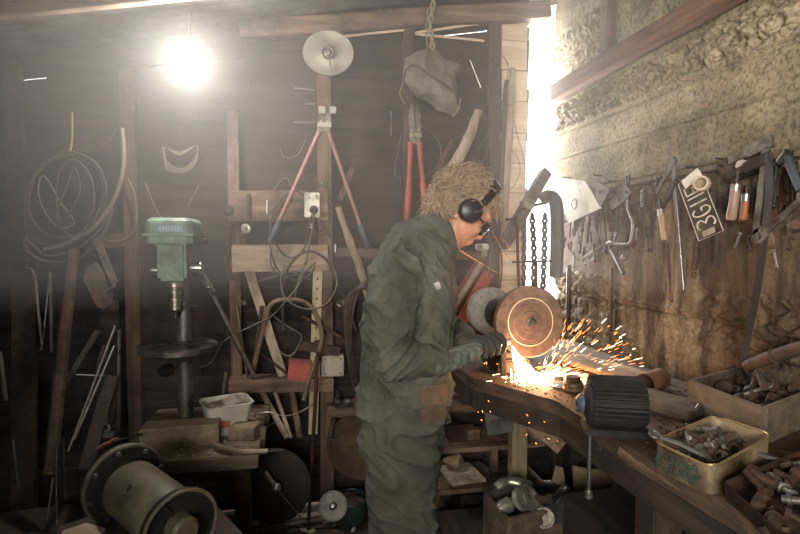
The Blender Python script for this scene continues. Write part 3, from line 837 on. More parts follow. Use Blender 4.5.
# flat pale board at the back of the bench
a = H(606, 368, BT + .012)
M = Matrix.Rotation(math.radians(12), 3, 'Z')
T(MB().box(a, (.16, .46, .018), M), 'plank', mat('dusty_pale_board', '7a6652', 'a38c72', 3, .9, 0, .6, (8, 1, 8), '5a4636', .3), 'pale dusty board lying flat on the bench behind the finned motor', 'board', bevel=.002)
a = H(668, 404, BT + .02)
T(MB().box(a, (.12, .22, .035), Matrix.Rotation(.3, 3, 'Z')), 'timber_block', crate_wood, 'short pale timber block on the bench between motor and large crate', 'wood block', bevel=.003)
a = H(636, 394, BT + .014)
T(MB().box(a, (.08, .06, .03), Matrix.Rotation(.1, 3, 'Z')), 'iron_block', iron, 'small black iron block on the bench under the rusty tin can', 'iron block', bevel=.003)
# two lidded pots in the sparks
c = H(558, 386, BT)
t = thing('grease_cup', 'small pale lidded cup standing in the sparks, the left of the pair', 'cup')
MB().lathe([(0, 0), (.024, 0), (.031, .012), (.033, .020), (.033, .024), (0, .024)], c, Z3, 28).build('bowl', white_p, t)
MB().lathe([(.020, .024), (.020, .033), (.015, .037), (0, .037)], c, Z3, 24).build('lid', steel, t)
c = H(573, 391, BT)
t = thing('grease_pot', 'squat ribbed pot with a dark knurled cap beside the pale cup', 'pot')
MB().lathe([(0, 0), (.030, 0), (.037, .008), (.037, .016), (.033, .019), (.036, .023), (.035, .031), (.026, .035), (0, .035)], c, Z3, 28).build('bowl', tin_cream, t)
MB().lathe([(.024, .035), (.026, .037), (.026, .050), (.022, .053), (0, .053)], c, Z3, 20).build('lid', rust, t)
# finned motor body, left end facing the wheel
fin_m = mat('sooty_cast_fins', '191715', '2f2b27', 14, .85, .2, .4)
mo = thing('finned_motor', 'black cast-iron motor body with cooling fins on the bench front', 'motor')
c = H(618, 436, BT) + V((.01, .03, .078)); ax = V((.93, -.36, 0)).normalized(); x_, y_, _ = frame(ax)
MB().lathe([(0, -.085), (.03, -.085), (.055, -.075), (.062, -.06), (.062, .06), (.055, .075), (0, .08)], c, ax, 32).build('body', fin_m, mo)
for k in range(22):
    t_ = PI * (k - 2.5) / 17; d = V((0, -1, 0)) * 0 + (Z3 * math.sin(t_) + Z3.cross(ax) * math.cos(t_))
    if k < 23: MB().beam(c - ax * .068 + d * .068, c + ax * .07 + d * .068, .0045, .020, d).build('cooling_fin', fin_m, mo, bevel=.001)
MB().box(c + V((0, 0, -.068)), (.17, .10, .018), Matrix.Rotation(-.37, 3, 'Z')).build('foot', fin_m, mo, bevel=.003)
MB().ball(c - ax * .078, (.028, .028, .028)).build('end_cap', mat('blue_grey_paint', '4a5566', '67707c', 8, .45, .3, .2, dirt='32302e', dirt_amt=.4), mo)
# rusty tin can on its side
can = thing('tin_can', 'rusty open tin can lying on its side by the wall', 'can')
a, b = H(645, 383, BT + .040), H(686, 381, BT + .040); a = V((a.x, a.y, BT + .036)); b = V((b.x, b.y, BT + .036)); ax = (b - a)
ax = V((.86, .5, 0)).normalized(); L_ = .125
MB().lathe([(.0, L_), (.034, L_), (.036, L_ - .003), (.034, L_ * .5), (.036, 0), (.033, 0), (.031, .004), (.031, L_ - .006), (0, L_ - .006)], a, ax, 32).build('body', mat('orange_rusted_tin', '5a4030', '80593e', 14, .7, .4, .3, dirt='3a2a20', dirt_amt=.35), can)
MB().ring(a, ax, .035, .002).build('rim', rust, can)

# ---- junk generators: bolt, nut, fitting, made once and copied
def mk_bolt(L_=.06, r=.006, mt=rust):
    o = MB().lathe([(r*1.9, 0), (r*1.9, r*1.3)], (0, 0, 0), (1, 0, 0), 6).cyl((r*1.2, 0, 0), (L_, 0, 0), r, 10)
    for k in range(7): o.ring((L_ * (.55 + .06 * k), 0, 0), (1, 0, 0), r, r * .16, 10, 4)
    return o
def mk_nut(r=.014): return MB().lathe([(r*.55, 0), (r, 0), (r, r*.8), (r*.55, r*.8), (r*.55, 0)], (0, 0, -r*.4), Z3, 6)
def mk_elbow(r=.013):
    pts = [V((r*2.6*math.sin(t), 0, r*2.6*(1-math.cos(t)))) for t in [i * PI / 12 for i in range(7)]]
    o = MB().tube(pts, r, 14); o.ring(pts[0], (1, 0, 0), r*1.05, r*.25, 14, 6).ring(pts[-1], (0, 0, 1), r*1.05, r*.25, 14, 6); return o
def mk_fit(r=.012): return MB().lathe([(r*.6, 0), (r, 0), (r, r), (r*1.5, r*1.1), (r*1.5, r*2), (r, r*2.1), (r*.9, r*4.5), (r*1.2, r*4.6), (r*1.2, r*5.4), (r*.6, r*5.4)], (0, 0, -r*2), (1, 0, .0), 14)
def mk_rod(L_=.12, r=.006): return MB().tube([V((0, 0, 0)), V((L_*.5, .003, 0)), V((L_, 0, .002))], r, 8).ring((L_, 0, 0), (0, 0, 1), r*1.8, r*.7, 14, 6)
def spill(kinds, n, spot, group, cat, names, labels, zr=.03, big=1.0):
    """scatter copies of a few pieces; spot() gives positions"""
    protos = {}
    for i in range(n):
        k = i % len(kinds); f, mt = kinds[k]
        p_ = spot(i); rot = (rd.uniform(0, 6.28), rd.uniform(-.5, .5), rd.uniform(0, 6.28)); sc = big * rd.uniform(.8, 1.25)
        if k not in protos:
            o = f().build(names[k], mt); tag(o, labels[k], cat[k] if isinstance(cat, list) else cat, group[k] if isinstance(group, list) else group); o['placed'] = 1
            o.location = p_; o.rotation_euler = rot; o.scale = (sc,) * 3; protos[k] = o
        else: copy_thing(protos[k], p_, rot, sc)

def open_box(name, cs, z0, h, th, mt, label, cat, parts=None, floor_t=.008, bevel=.002, flare=0.0):
    """open box from four base corners (world xy, in order), wall panels as parts"""
    t = thing(name, label, cat); c = sum((V((q[0], q[1], 0)) for q in cs), V()) / 4
    for i in range(4):
        a, b = V((*cs[i], z0)), V((*cs[(i+1) % 4], z0)); d = (b - a).normalized(); inn = V((-d.y, d.x, 0))
        if inn.dot(c - a) < 0: inn = -inn
        e0 = 0 if i % 2 else th
        a2, b2 = a + d * e0 * 0, b
        if i % 2: a2, b2 = a + d * th, b - d * th
        out = -inn * flare
        MB().add([a2, b2, b2 + inn*th, a2 + inn*th, a2 + Z3*h + out, b2 + Z3*h + out, b2 + inn*th + Z3*h + out, a2 + inn*th + Z3*h + out],
                 [(3,2,1,0),(4,5,6,7),(0,1,5,4),(1,2,6,5),(2,3,7,6),(3,0,4,7)]).build('side_panel', mt, t, bevel=bevel, rough=.001, rs=15)
    MB().loop_prism([V((*q, z0)) + (c - V((q[0], q[1], 0))).normalized() * th * .8 for q in cs], (0, 0, floor_t)).build('bottom_panel', mt, t)
    return t

# ---- large wooden crate near the wall
zc = BT; hC = .10
A_, B_, D_ = H(763, 447, zc), H(686, 412, zc), H(822, 420, zc); C_ = B_ + (D_ - A_)
crate = open_box('wooden_crate', [(A_.x, A_.y), (B_.x, B_.y), (C_.x, C_.y), (D_.x, D_.y)], zc, hC, .014, crate_wood, 'big rough wooden crate of iron fittings on the bench by the wall', 'crate')
def in_quad(A_, B_, D_, z, lo=.14, hi=.86):
    def f(i):
        u, v = rd.uniform(lo, hi), rd.uniform(lo, hi); return V((A_.x + (B_.x-A_.x)*u + (D_.x-A_.x)*v, A_.y + (B_.y-A_.y)*u + (D_.y-A_.y)*v, z + rd.uniform(0, .022)))
    return f
G1 = 'loose iron fittings in the large crate'
spill([(lambda: mk_bolt(.10, .010), rust), (mk_elbow, rust_dk), (lambda: mk_fit(.013), rust), (lambda: mk_rod(.13, .006), steel_dk)], 26, in_quad(A_, B_, D_, zc + .055),
      [G1 + ', bolts', G1 + ', elbows', G1 + ', couplings', G1 + ', eye rods'], ['bolt', 'pipe fitting', 'pipe fitting', 'rod'], ['bolt', 'pipe_elbow', 'pipe_coupling', 'eye_rod'],
      ['thick rusty bolt lying in the big wooden crate', 'dark pipe elbow lying in the big wooden crate', 'rusty stepped coupling lying in the big wooden crate', 'grey rod with an eye lying in the big wooden crate'])
T(MB().beam(V((A_.x, A_.y, zc + .1)).lerp(V((D_.x, D_.y, zc + .1)), .3) + V((0, .06, .02)), C_ + V((.02, .0, hC + .03)), .016, .016), 'square_bar', rust_dk, 'dark square bar laid across the big wooden crate', 'bar', bevel=.002)
# ---- floral tin box
A_, B_, D_ = H(712, 497, BT), H(652, 468, BT), H(772, 460, BT); C_ = B_ + (D_ - A_)
q4 = [(A_.x, A_.y), (B_.x, B_.y), (C_.x, C_.y), (D_.x, D_.y)]
def rounded(cs, r=.03, n=5):
    out = []; k = len(cs)
    for i in range(k):
        p, a, b = V((*cs[i], 0)), V((*cs[i-1], 0)), V((*cs[(i+1) % k], 0)); u, v = (a - p).normalized(), (b - p).normalized()
        for j in range(n + 1):
            t_ = j / n; out.append((p + u * r * (1-t_)**2 + v * r * t_**2))
    return out
tb = thing('biscuit_tin', 'battered cream tin with dark floral sides, full of bolts', 'tin'); base = rounded(q4); nb_ = len(base); ctr = sum(base, V()) / nb_; hT = .062
m = MB()
for lay in range(6):
    for i, q in enumerate(base):
        inn = (ctr - q).normalized(); z = [BT, BT + hT * .5, BT + hT, BT + hT, BT + hT * .5, BT + .004][lay]; off = [0, 0, -.001, .002, .002, .002][lay]
        w_ = .0035 * noise.noise(V((q.x * 20, q.y * 20, z * 8))) + (.006 * noise.noise(V((i * .35, 3, 0))) if lay in (2, 3) else 0)
        m.v.append(V((q.x, q.y, z + (w_ if lay in (2, 3) else 0))) + inn * (off + w_))
for lay in range(5):
    for i in range(nb_): m.f.append((lay*nb_+i, lay*nb_+(i+1) % nb_, (lay+1)*nb_+(i+1) % nb_, (lay+1)*nb_+i))
m.f += [tuple(5*nb_+i for i in range(nb_)), tuple(range(nb_ - 1, -1, -1))]
m.build('body', tin_cream, tb)
MB().tube([V((q.x, q.y, BT + hT + .006 * noise.noise(V((i * .35, 3, 0))))) + (ctr - q).normalized() * (.0035 * noise.noise(V((q.x * 20, q.y * 20, (BT + hT) * 8)))) for i, q in enumerate(base)], .0028, 6, True).build('rolled_rim', mat('brassy_worn_rim', '8d7550', 'b59a6c', 12, .4, .6, .2), tb)
fl = mat('dark_green_floral_print', '26302a', '3d4a40', 30, .5, 0, .1)
m = MB(); a, b = V((A_.x, A_.y, BT)), V((B_.x, B_.y, BT)); d = (b - a); nn = V((d.y, -d.x, 0)).normalized(); nn = nn if nn.dot(V((ctr.x, ctr.y, BT)) - a) < 0 else -nn
for i in range(46):
    u = .18 + .74 * rd.random(); c = a + d * u + Z3 * (.012 + .036 * rd.random()) + nn * .0012; r = rd.uniform(.003, .0055)
    for k in range(5):
        an = k * 1.2566 + rd.random(); m.ball(c + d.normalized() * r * math.cos(an) + Z3 * r * math.sin(an), (r * .55, r * .55, r * .55), None, 6, 4)
m.build('floral_print', fl, tb)
spill([(lambda: mk_bolt(.075, .008), steel_dk), (lambda: mk_fit(.011), rust), (mk_nut, rust), (lambda: mk_rod(.09, .005), steel_dk)], 30, in_quad(A_, B_, D_, BT + .032, .16, .84),
      ['bolts in the floral tin', 'couplings in the floral tin', 'nuts in the floral tin', 'eye rods in the floral tin'], ['bolt', 'pipe fitting', 'nut', 'rod'], ['bolt', 'pipe_coupling', 'nut', 'eye_rod'],
      ['grey bolt lying inside the cream floral tin', 'rusty coupling lying inside the cream floral tin', 'rusty hexagon nut lying inside the cream floral tin', 'thin eye rod lying inside the cream floral tin'])
# ---- shallow metal tray
A_, B_, D_ = H(800, 570, BT), H(726, 500, BT), H(912, 500, BT); C_ = B_ + (D_ - A_)
tray = open_box('steel_tray', [(A_.x, A_.y), (B_.x, B_.y), (C_.x, C_.y), (D_.x, D_.y)], BT, .038, .004, rust_dk, 'shallow dark steel tray of small scrap, nearest on the bench', 'tray', flare=.006)
spill([(lambda: mk_bolt(.05, .006), rust_dk), (lambda: mk_nut(.011), rust), (lambda: mk_fit(.009), steel_dk), (lambda: mk_elbow(.010), rust_dk)], 56, in_quad(A_, B_, D_, BT + .014, .06, .92),
      ['bolts in the steel tray', 'nuts in the steel tray', 'couplings in the steel tray', 'elbows in the steel tray'], ['bolt', 'nut', 'pipe fitting', 'pipe fitting'], ['bolt', 'nut', 'pipe_coupling', 'pipe_elbow'],
      ['small dark bolt lying in the shallow steel tray', 'small rusty nut lying in the shallow steel tray', 'small grey coupling lying in the shallow steel tray', 'small pipe elbow lying in the shallow steel tray'])
# log-like pipe on the crate against the wall
T(MB().tube(spline([R(748, 366, .05), R(775, 356, .06), R(815, 344, .06)], 5), .020, 14).ring(R(775, 356, .06), R(815, 344, .06) - R(775, 356, .06), .021, .003), 'iron_pipe', rust, 'short thick brown pipe lying behind the big crate by the wall', 'pipe')

# small grit and chips on the bench top
chips = MB()
for i in range(420):
    y = rd.uniform(1.2, 2.2); x = rd.uniform(fx(y) + .02, WX - .08); s_ = rd.uniform(.002, .006)
    chips.box((x, y, BT + s_ * .4), (s_ * rd.uniform(1, 3), s_, s_ * .6), Matrix.Rotation(rd.uniform(0, 6), 3, 'Z'))
o = T(chips, 'grinding_grit', rust, 'grit and metal chips scattered over the bench top', 'grit'); o['kind'] = 'stuff'

# ================================================================ UNDER THE BENCH
# bar clamp hanging on the bench edge
bc = thing('bar_clamp', 'slim bar clamp gripping the bench front, screw hanging down', 'clamp')
c = H(584, 424, BT + .01)
c = V((fx(c.y) - .018, c.y, BT)); 
MB().box(c + V((.006, 0, .012)), (.05, .034, .022)).build('jaw', steel_dk, bc, bevel=.004)
MB().cyl(c + V((0, 0, .02)), c + V((0, 0, .034)), .012, 14).build('screw_head', steel, bc)
MB().cyl(c + V((0, 0, .004)), c + V((0, 0, -.19)), .0055, 12).build('screw', bright, bc)
MB().cyl(c + V((0, 0, -.185)), c + V((0, 0, -.205)), .011, 14).build('foot', steel, bc)
MB().box(c + V((.035, 0, -.02)), (.012, .02, .10)).build('bar', steel_dk, bc, bevel=.002)
# lower shelf carrying the boxes: trestle of boards on the floor
T(MB().box((1.02, 2.15, .10), (.8, .60, .03)).beam((.7, 2.1, 0), (.7, 2.1, .085), .05, .3).beam((1.3, 2.1, 0), (1.3, 2.1, .085), .05, .3), 'floor_pallet', dark_wood, 'low dark board platform on the floor under the bench', 'platform', bevel=.003)
# crate with castings
Zt = .34
A_, B_, D_ = H(507, 519, Zt), H(483, 492, Zt), H(548, 510, Zt); C_ = B_ + (D_ - A_)
cc_ = open_box('wooden_crate', [(A_.x, A_.y), (B_.x, B_.y), (C_.x, C_.y), (D_.x, D_.y)], .115, Zt - .115, .016, crate_wood, 'small wooden crate of pulleys and castings under the bench', 'crate')
def pulley(name, c, ax, r, w, mt, label, cat='pulley'):
    t = thing(name, label, cat)
    MB().lathe([(r*.2, 0), (r*.35, 0), (r*.4, w*.2), (r*.75, w*.2), (r*.8, 0), (r, 0), (r*.86, w*.5), (r, w), (r*.8, w), (r*.75, w*.8), (r*.4, w*.8), (r*.35, w), (r*.2, w)], c, ax, 36).build('wheel_rim', mt, t)
    MB().lathe([(0, -w*.1), (r*.18, -w*.1), (r*.18, w*1.15), (0, w*1.15)], c, ax, 20).build('hub', steel_dk, t)
    return t
ctr = (A_ + C_) / 2
alum = mat('dull_cast_aluminium', '6f6a60', '948e82', 16, .5, .6, .4, dirt='3c342b', dirt_amt=.4)
pulley('pulley', ctr + V((.03, -.02, .01)), (.3, -.6, .6), .055, .035, alum, 'ribbed aluminium pulley sitting in the small crate under the bench')
T(MB().lathe([(0, 0), (.02, 0), (.03, .02), (.032, .06), (.022, .07), (.022, .1), (.028, .1), (.028, .12), (0, .12)], ctr + V((-.09, -.04, -.01)), (.8, .2, .15), 24), 'cast_housing', alum, 'stepped cast housing lying in the left of the small crate', 'casting')
T(MB().tube(spline([ctr + V((-.06, .06, .03)), ctr + V((.0, .07, .05)), ctr + V((.06, .05, .04)), ctr + V((.10, .07, .03))], 4), [.022, .024, .026, .022, .02, .022, .024, .026, .026, .02, .018, .018, .016], 14), 'pipe_manifold', steel, 'pale knobbly manifold pipe lying along the back of the small crate', 'pipe')
T(mk_fit(.018), 'pipe_coupling', rust, 'large rusty coupling in the right of the small crate', 'pipe fitting').location = ctr + V((.06, -.02, .04))
bpy.context.scene.objects['pipe_coupling' if False else list(o.name for o in bpy.data.objects if o.get('label') == 'large rusty coupling in the right of the small crate')[0]]['placed'] = 1
def boxy(c, s_, rz=0, rx=0): return MB().box(c, s_, Matrix.Rotation(rz, 3, 'Z') @ Matrix.Rotation(rx, 3, 'X'))
# pulleys and castings heaped right of the crate
base_box = H(575, 540, .20)
T(boxy((base_box.x + .03, base_box.y, .16), (.30, .26, .09), .3), 'cardboard_box', card, 'flattened brown cardboard box carrying pulleys under the bench', 'box', bevel=.003)
c = Y(545, 517, 1.98); pulley('pulley', c, (-.5, -.8, .35), .040, .035, alum, 'small pale pulley leaning at the foot of the small crate')
c = Y(572, 517, 1.95); pulley('flywheel', c, (-.1, -.85, .5), .056, .045, alum, 'larger round flywheel with raised rings beside the small pulley', 'flywheel')
c = Y(556, 500, 2.02); T(MB().cyl(c, c + V((.04, -.01, .06)), .018, 16), 'sleeve', steel, 'short pale steel sleeve standing behind the small pulley', 'sleeve')
# cardboard flaps and a dark rubber strip
T(MB().loop_prism([Y(552, 482, 2.1), Y(556, 466, 2.1), Y(563, 468, 2.12), Y(567, 492, 2.1), Y(562, 486, 2.09)], (0, .006, 0)), 'cardboard_flap', card, 'torn pale cardboard flap leaning above the pulleys', 'cardboard')
T(MB().loop_prism([Y(573, 466, 2.15), Y(592, 470, 2.15), Y(612, 468, 2.15), Y(612, 500, 2.15), Y(590, 508, 2.15), Y(576, 498, 2.15)], (0, .012, 0)), 'cardboard_sheet', card, 'brown cardboard sheet standing behind the clamp screw', 'cardboard')
T(MB().tube(spline([Y(553, 500, 2.0), Y(566, 492, 1.98), Y(585, 512, 1.92), Y(602, 528, 1.88)], 5), .022, 10, flat=.35), 'rubber_strip', rubber, 'broad black rubber strip slanting past the pulleys', 'rubber strip')
T(MB().ring(Y(590, 473, 2.2), (.1, -1, .1), .085, .004, 40), 'wire_hoop', rubber, 'thin dark hoop leaning behind the cardboard sheet', 'hoop')
T(MB().cyl(Y(612, 528, 1.75), Y(660, 508, 1.82), .032, 20), 'drain_pipe', mat('grey_brown_pipe', '5e5446', '7c705e', 9, .7, 0, .2), 'thick grey-brown pipe end lying low under the bench front', 'pipe')
T(MB().cyl(Y(628, 492, 2.0), Y(690, 470, 2.05), .05, 20), 'oil_drum', rust_dk, 'dark drum lying in shadow under the bench', 'drum')
T(MB().beam(Y(672, 492, 1.15), Y(704, 511, 1.05), .014, .012), 'wood_stick', crate_wood, 'short pale stick poking out below the bench edge', 'stick', bevel=.001)
T(boxy(Y(640, 520, 2.05), (.2, .14, .16), .2), 'tool_case', iron, 'dark steel case standing under the bench', 'case', bevel=.006)
MBs = MB(); MBs.lathe([(0, 0), (.03, 0), (.03, .07), (.022, .085), (.022, .1), (0, .1)], Y(666, 528, 1.5) - Z3 * .02, Z3, 20)
T(MBs, 'glass_jar', steel_dk, 'small dim jar under the near bench edge', 'jar')
T(boxy((1.12, 1.6, .25), (.34, .36, .5), .05), 'storage_box', dark_wood, 'tall dark wooden box in the shadow below the crates', 'box', bevel=.004)
# ---- shelves behind the person's legs
sh = thing('low_shelf', 'low dark shelf unit against the back wall behind the legs', 'shelf')
xs0, xs1 = B(440, 420, .25).x, B(520, 420, .25).x
for pyv in (405, 447, 487):
    z = B(470, pyv, .35).z; MB().box(((xs0 + xs1) / 2 + .02, WY - .24, z), (xs1 - xs0 + .12, .30, .022)).build('shelf_board', wood_x, sh, bevel=.002)
for px in (440, 500): x = B(px, 440, .3).x; MB().box((x, WY - .2, .36), (.04, .05, .72)).build('post', wood_z, sh, bevel=.003)
hb = thing('metal_box', 'dented grey metal box tucked under the bench edge', 'box')
a, b, c, d = Y(484, 411, 2.2), Y(513, 405, 2.2), Y(513, 432, 2.2), Y(488, 436, 2.2)
MB().loop_prism([a, b, c, d], (.01, .10, 0)).build('body', steel_dk, hb, bevel=.004, rough=.002)
MB().loop_prism([a + V((-.006, -.004, .03)), b + V((.004, -.004, .03)), b + V((.004, -.004, -.002)), a + V((-.006, -.004, -.002))], (.01, .11, 0)).build('lid', steel, hb, bevel=.003)
MB().tube(spline([Y(510, 418, 2.11), Y(513, 408, 2.08), Y(520, 402, 2.05), Y(530, 394, 2.04)], 4), .0018, 6).build('wire', steel, hb)
T(MB().ball(Y(454, 460, 2.5), (.055, .05, .034)), 'canvas_pouch', mat('tan_cloth', '6b5844', '8a745c', 8, .9, 0, .4), 'round tan pouch on the shelf behind the legs', 'pouch', rough=.02, rs=18)
T(boxy(Y(455, 474, 2.45) + V((.03, 0, 0)), (.17, .2, .015), .1), 'paper_stack', wood_grey, 'pale sheet lying on the lowest shelf behind the legs', 'sheet')
for i, (px, py, w_, h_, lb) in enumerate(((452, 428, .09, .06, 'rusty box on the middle shelf behind the legs'), (470, 432, .07, .05, 'smaller brown block right of the rusty box'), (466, 500, .12, .10, 'dark square case at floor level behind the legs'), (478, 470, .08, .05, 'low brown box above the dark square case'))):
    T(boxy(Y(px, py, 2.62), (w_, .1, h_), .1 * i), 'storage_box', [rust_dk, wood_x, iron, crate_wood][i], lb, 'box', bevel=.003)
c = Y(480, 395, 2.2); T(MB().tube(spline([Y(463, 388, 2.2), Y(480, 392, 2.2), Y(498, 402, 2.1), Y(520, 408, 2.02)], 5), .024, 14), 'curved_pipe', rust_dk, 'thick dark pipe curving below the bench beside the hands', 'pipe')
c = Y(476, 515, 2.4); T(MB().lathe([(0, 0), (.05, 0), (.05, .03), (.035, .06), (0, .06)], V((c.x, c.y, .0)), Z3, 24), 'iron_hub', rust_dk, 'squat rusty hub on the floor left of the small crate', 'hub')
# ================================================================ TOOLS HANGING ON THE CONCRETE WALL
NX = V((-1, 0, 0))
def RP(px, py, off=.03): return R(px, py, off)
def plate(name, pts, off, th, mt, label, cat, holes=(), bevel=.0015, group=None, **kw):
    """flat plate from its outline in the photo, on the wall"""
    t = MB().loop_prism([RP(x, y, off) for x, y in pts], NX * th)
    return T(t, name, mt, label, cat, group, bevel=bevel, **kw)
def peg(px, py, label, L_=.05):
    a = RP(px, py, -.005); return T(MB().cyl(a, a + V((-L_, 0, .004)), .003, 8), 'nail', iron, label, 'nail')

# hanging black strips in the open corner
c0 = Y(549, 200, 2.50)
def strip(name, pts, w, mt, label, cat, n=12, flat=.75, ribs=0):
    p = spline(pts, 5); m = MB(); m.tube(p, w, n, flat=flat)
    if ribs:
        for k in range(ribs):
            q = p[int((len(p) - 1) * (k + .5) / ribs)]; m.box(q, (w * 2.1, w * 1.1, w * .25))
    return T(m, name, mt, label, cat)
strip('rubber_strip', [Y(543, 199, 2.5), Y(549, 196, 2.5), Y(556, 205, 2.5), Y(557, 240, 2.5), Y(556, 277, 2.5)], .042, rubber, 'broad black rubber strip hanging in the bright open corner', 'rubber strip')
def chain(name, pts, r, pitch, mt, label, cat, parent=None):
    p = spline(pts, 10); m = MB(); acc = 0; k = 0; last = p[0]
    for a, b in zip(p, p[1:]):
        acc += (b - a).length
        if acc >= pitch:
            acc = 0; d = (b - last).normalized(); c = (last + b) / 2; x, y, _ = frame(d, V((0, 1, 0)) if k % 2 else V((1, 0, 0)))
            m.tube([c + d * pitch * .66 * math.cos(t) + x * r * 1.15 * math.sin(t) for t in [i * PI / 5 for i in range(10)]], r * .8, 6, True); last = b; k += 1
    return T(m, name, mt, label, cat)
chain('chain', [Y(524, 214, 2.52), Y(524, 260, 2.52), Y(523, 312, 2.52)], .008, .022, iron, 'narrow chain hanging left of the black rubber strip', 'chain')
chain('chain', [Y(532, 214, 2.50), Y(534, 260, 2.50), Y(532, 312, 2.50)], .009, .020, iron, 'heavier chain hanging nearest the black rubber strip', 'chain')
chain('chain', [Y(545, 214, 2.46), Y(544, 260, 2.46), Y(542, 306, 2.46)], .009, .020, iron, 'blackened chain hanging over the rubber strip', 'chain')
T(MB().tube([Y(512, 222, 2.46), Y(520, 210, 2.47), Y(536, 205, 2.48), Y(560, 200, 2.6)], .007, 8), 'hanging_rod', iron, 'bent iron rod the chains and rubber strip hang from', 'rod')
t = thing('eye_bracket', 'pale bracket with a round eye hanging at the foot of the slanting timber', 'bracket')
cb = Y(529, 204, 2.44)
MB().lathe([(.010, 0), (.026, 0), (.028, .006), (.010, .008), (.010, 0)], cb, (0, -1, .1), 24).build('eye', steel, t)
MB().loop_prism([cb + V((-.05, -.004, -.015)), cb + V((-.02, -.004, -.02)), cb + V((-.015, -.004, .02)), cb + V((-.045, -.004, .012))], (0, .006, 0)).build('tab', steel_dk, t)
# upright iron post with a cross bar behind the wheel
t = thing('iron_stand', 'thin iron post with a level cross bar behind the grinding wheel', 'stand')
MB().tube([Y(506, 220, 2.3), Y(514, 219, 2.3), Y(517, 228, 2.3), Y(518, 262, 2.3), Y(521, 330, 2.3), Y(521, 372, 2.3)], .007, 10).build('post', rust_dk, t)
MB().cyl(Y(512, 262, 2.29), Y(552, 261, 2.29), .0045, 8).build('cross_bar', rust_dk, t)
MB().cyl(Y(536, 262, 2.3), Y(537, 308, 2.3), .007, 8).build('drop_bar', rust_dk, t)
# slanting square timber from the corner
a, b = Y(546, 172, 2.62), Y(503, 246, 2.45)
T(MB().beam(a, b, .055, .05, (0, -1, 0), 6, .002), 'timber_prop', mat('sooty_timber', '3a3230', '6a5c50', 3, .8, 0, .6, (10, 10, 1), '26201d', .35), 'dark square timber slanting down from the bright open corner', 'timber', bevel=.003)

# 1 embossed light plate
t = thing('gasket_plate', 'bright crumpled square plate with a raised ring, hung nearest the corner', 'plate')
M_ = [(553, 191), (563, 178), (586, 181), (602, 208), (570, 223), (562, 205)]
MB().loop_prism([RP(x, y, .07 - .002 * i) for i, (x, y) in enumerate(M_)], NX * .006).build('plate', white_p, t, bevel=.002, rough=.004, rs=30)
MB().ring(RP(574, 204, .078), V((-1, -.1, 0)), .026, .004, 32, 6).build('raised_ring', steel, t)
# 2..4 grey brackets
def holed(name, pts, off, th, mt, label, cat, hs):
    t = thing(name, label, cat)
    MB().loop_prism([RP(x, y, off) for x, y in pts], NX * th).build('plate', mt, t, bevel=.0015, rough=.0015, rs=25)
    for hx, hy, r in hs: MB().ring(RP(hx, hy, off + th + .001), NX, r, r * .28, 20, 6).build('bolt_hole', iron, t)
    return t
holed('bracket', [(588, 184), (600, 182), (612, 190), (606, 200), (600, 210), (590, 204), (596, 194)], .06, .008, steel_dk, 'twisted grey bracket hanging right of the bright plate', 'bracket', [(599, 192, .006)])
holed('hinge_plate', [(618, 189), (626, 184), (633, 192), (624, 203), (613, 210), (610, 203)], .055, .006, steel_dk, 'grey hinge plate with holes hanging above the wire loop', 'hinge', [(619, 200, .005), (626, 192, .005)])
holed('gusset', [(632, 190), (641, 187), (646, 200), (630, 205)], .05, .005, rust, 'small brown gusset plate left of the oval castings', 'bracket', [(637, 197, .004)])
T(MB().tube(spline([RP(608, 205), RP(613, 216), RP(622, 219), RP(631, 212), RP(634, 202)], 5), .004, 8), 'wire_loop', rust, 'rusty wire loop hanging below the hinge plate', 'wire loop')
# conrod-like castings with oval holes
for (px, py, o_, mt_, lb) in ((645, 194, .055, steel_dk, 'pale connecting link with an oval hole, upper of the two castings'), (652, 200, .04, rust, 'brown connecting link hanging behind the pale one')):
    t = thing('connecting_link', lb, 'casting'); c = RP(px, py, o_); d = V((0, .25, -.95)).normalized()
    pts = []
    for i in range(24):
        a = 2 * PI * i / 24; r = .020 + .004 * math.cos(2 * a); s_ = 1.5 if math.cos(a) > 0 else 1.15
        pts.append(c + d * r * s_ * math.cos(a) * 1.1 + V((0, 1, 0)).cross(V((0,0,0))) + V((0, math.sin(a) * r * .85, 0)))
    MB().loop_prism(pts, NX * .010).build('plate', mt_, t, bevel=.002)
    MB().ring(c + NX * .011, NX, .010, .0035, 22, 6, 1.5).build('oval_boss', mt_, t)
    MB().ring(c + d * .030 + NX * .011, NX, .005, .0025, 14, 6).build('pin_boss', mt_, t)
    MB().box(c + d * .040 + NX * .004, (.008, .022, .03)).build('shank', mt_, t, bevel=.002)
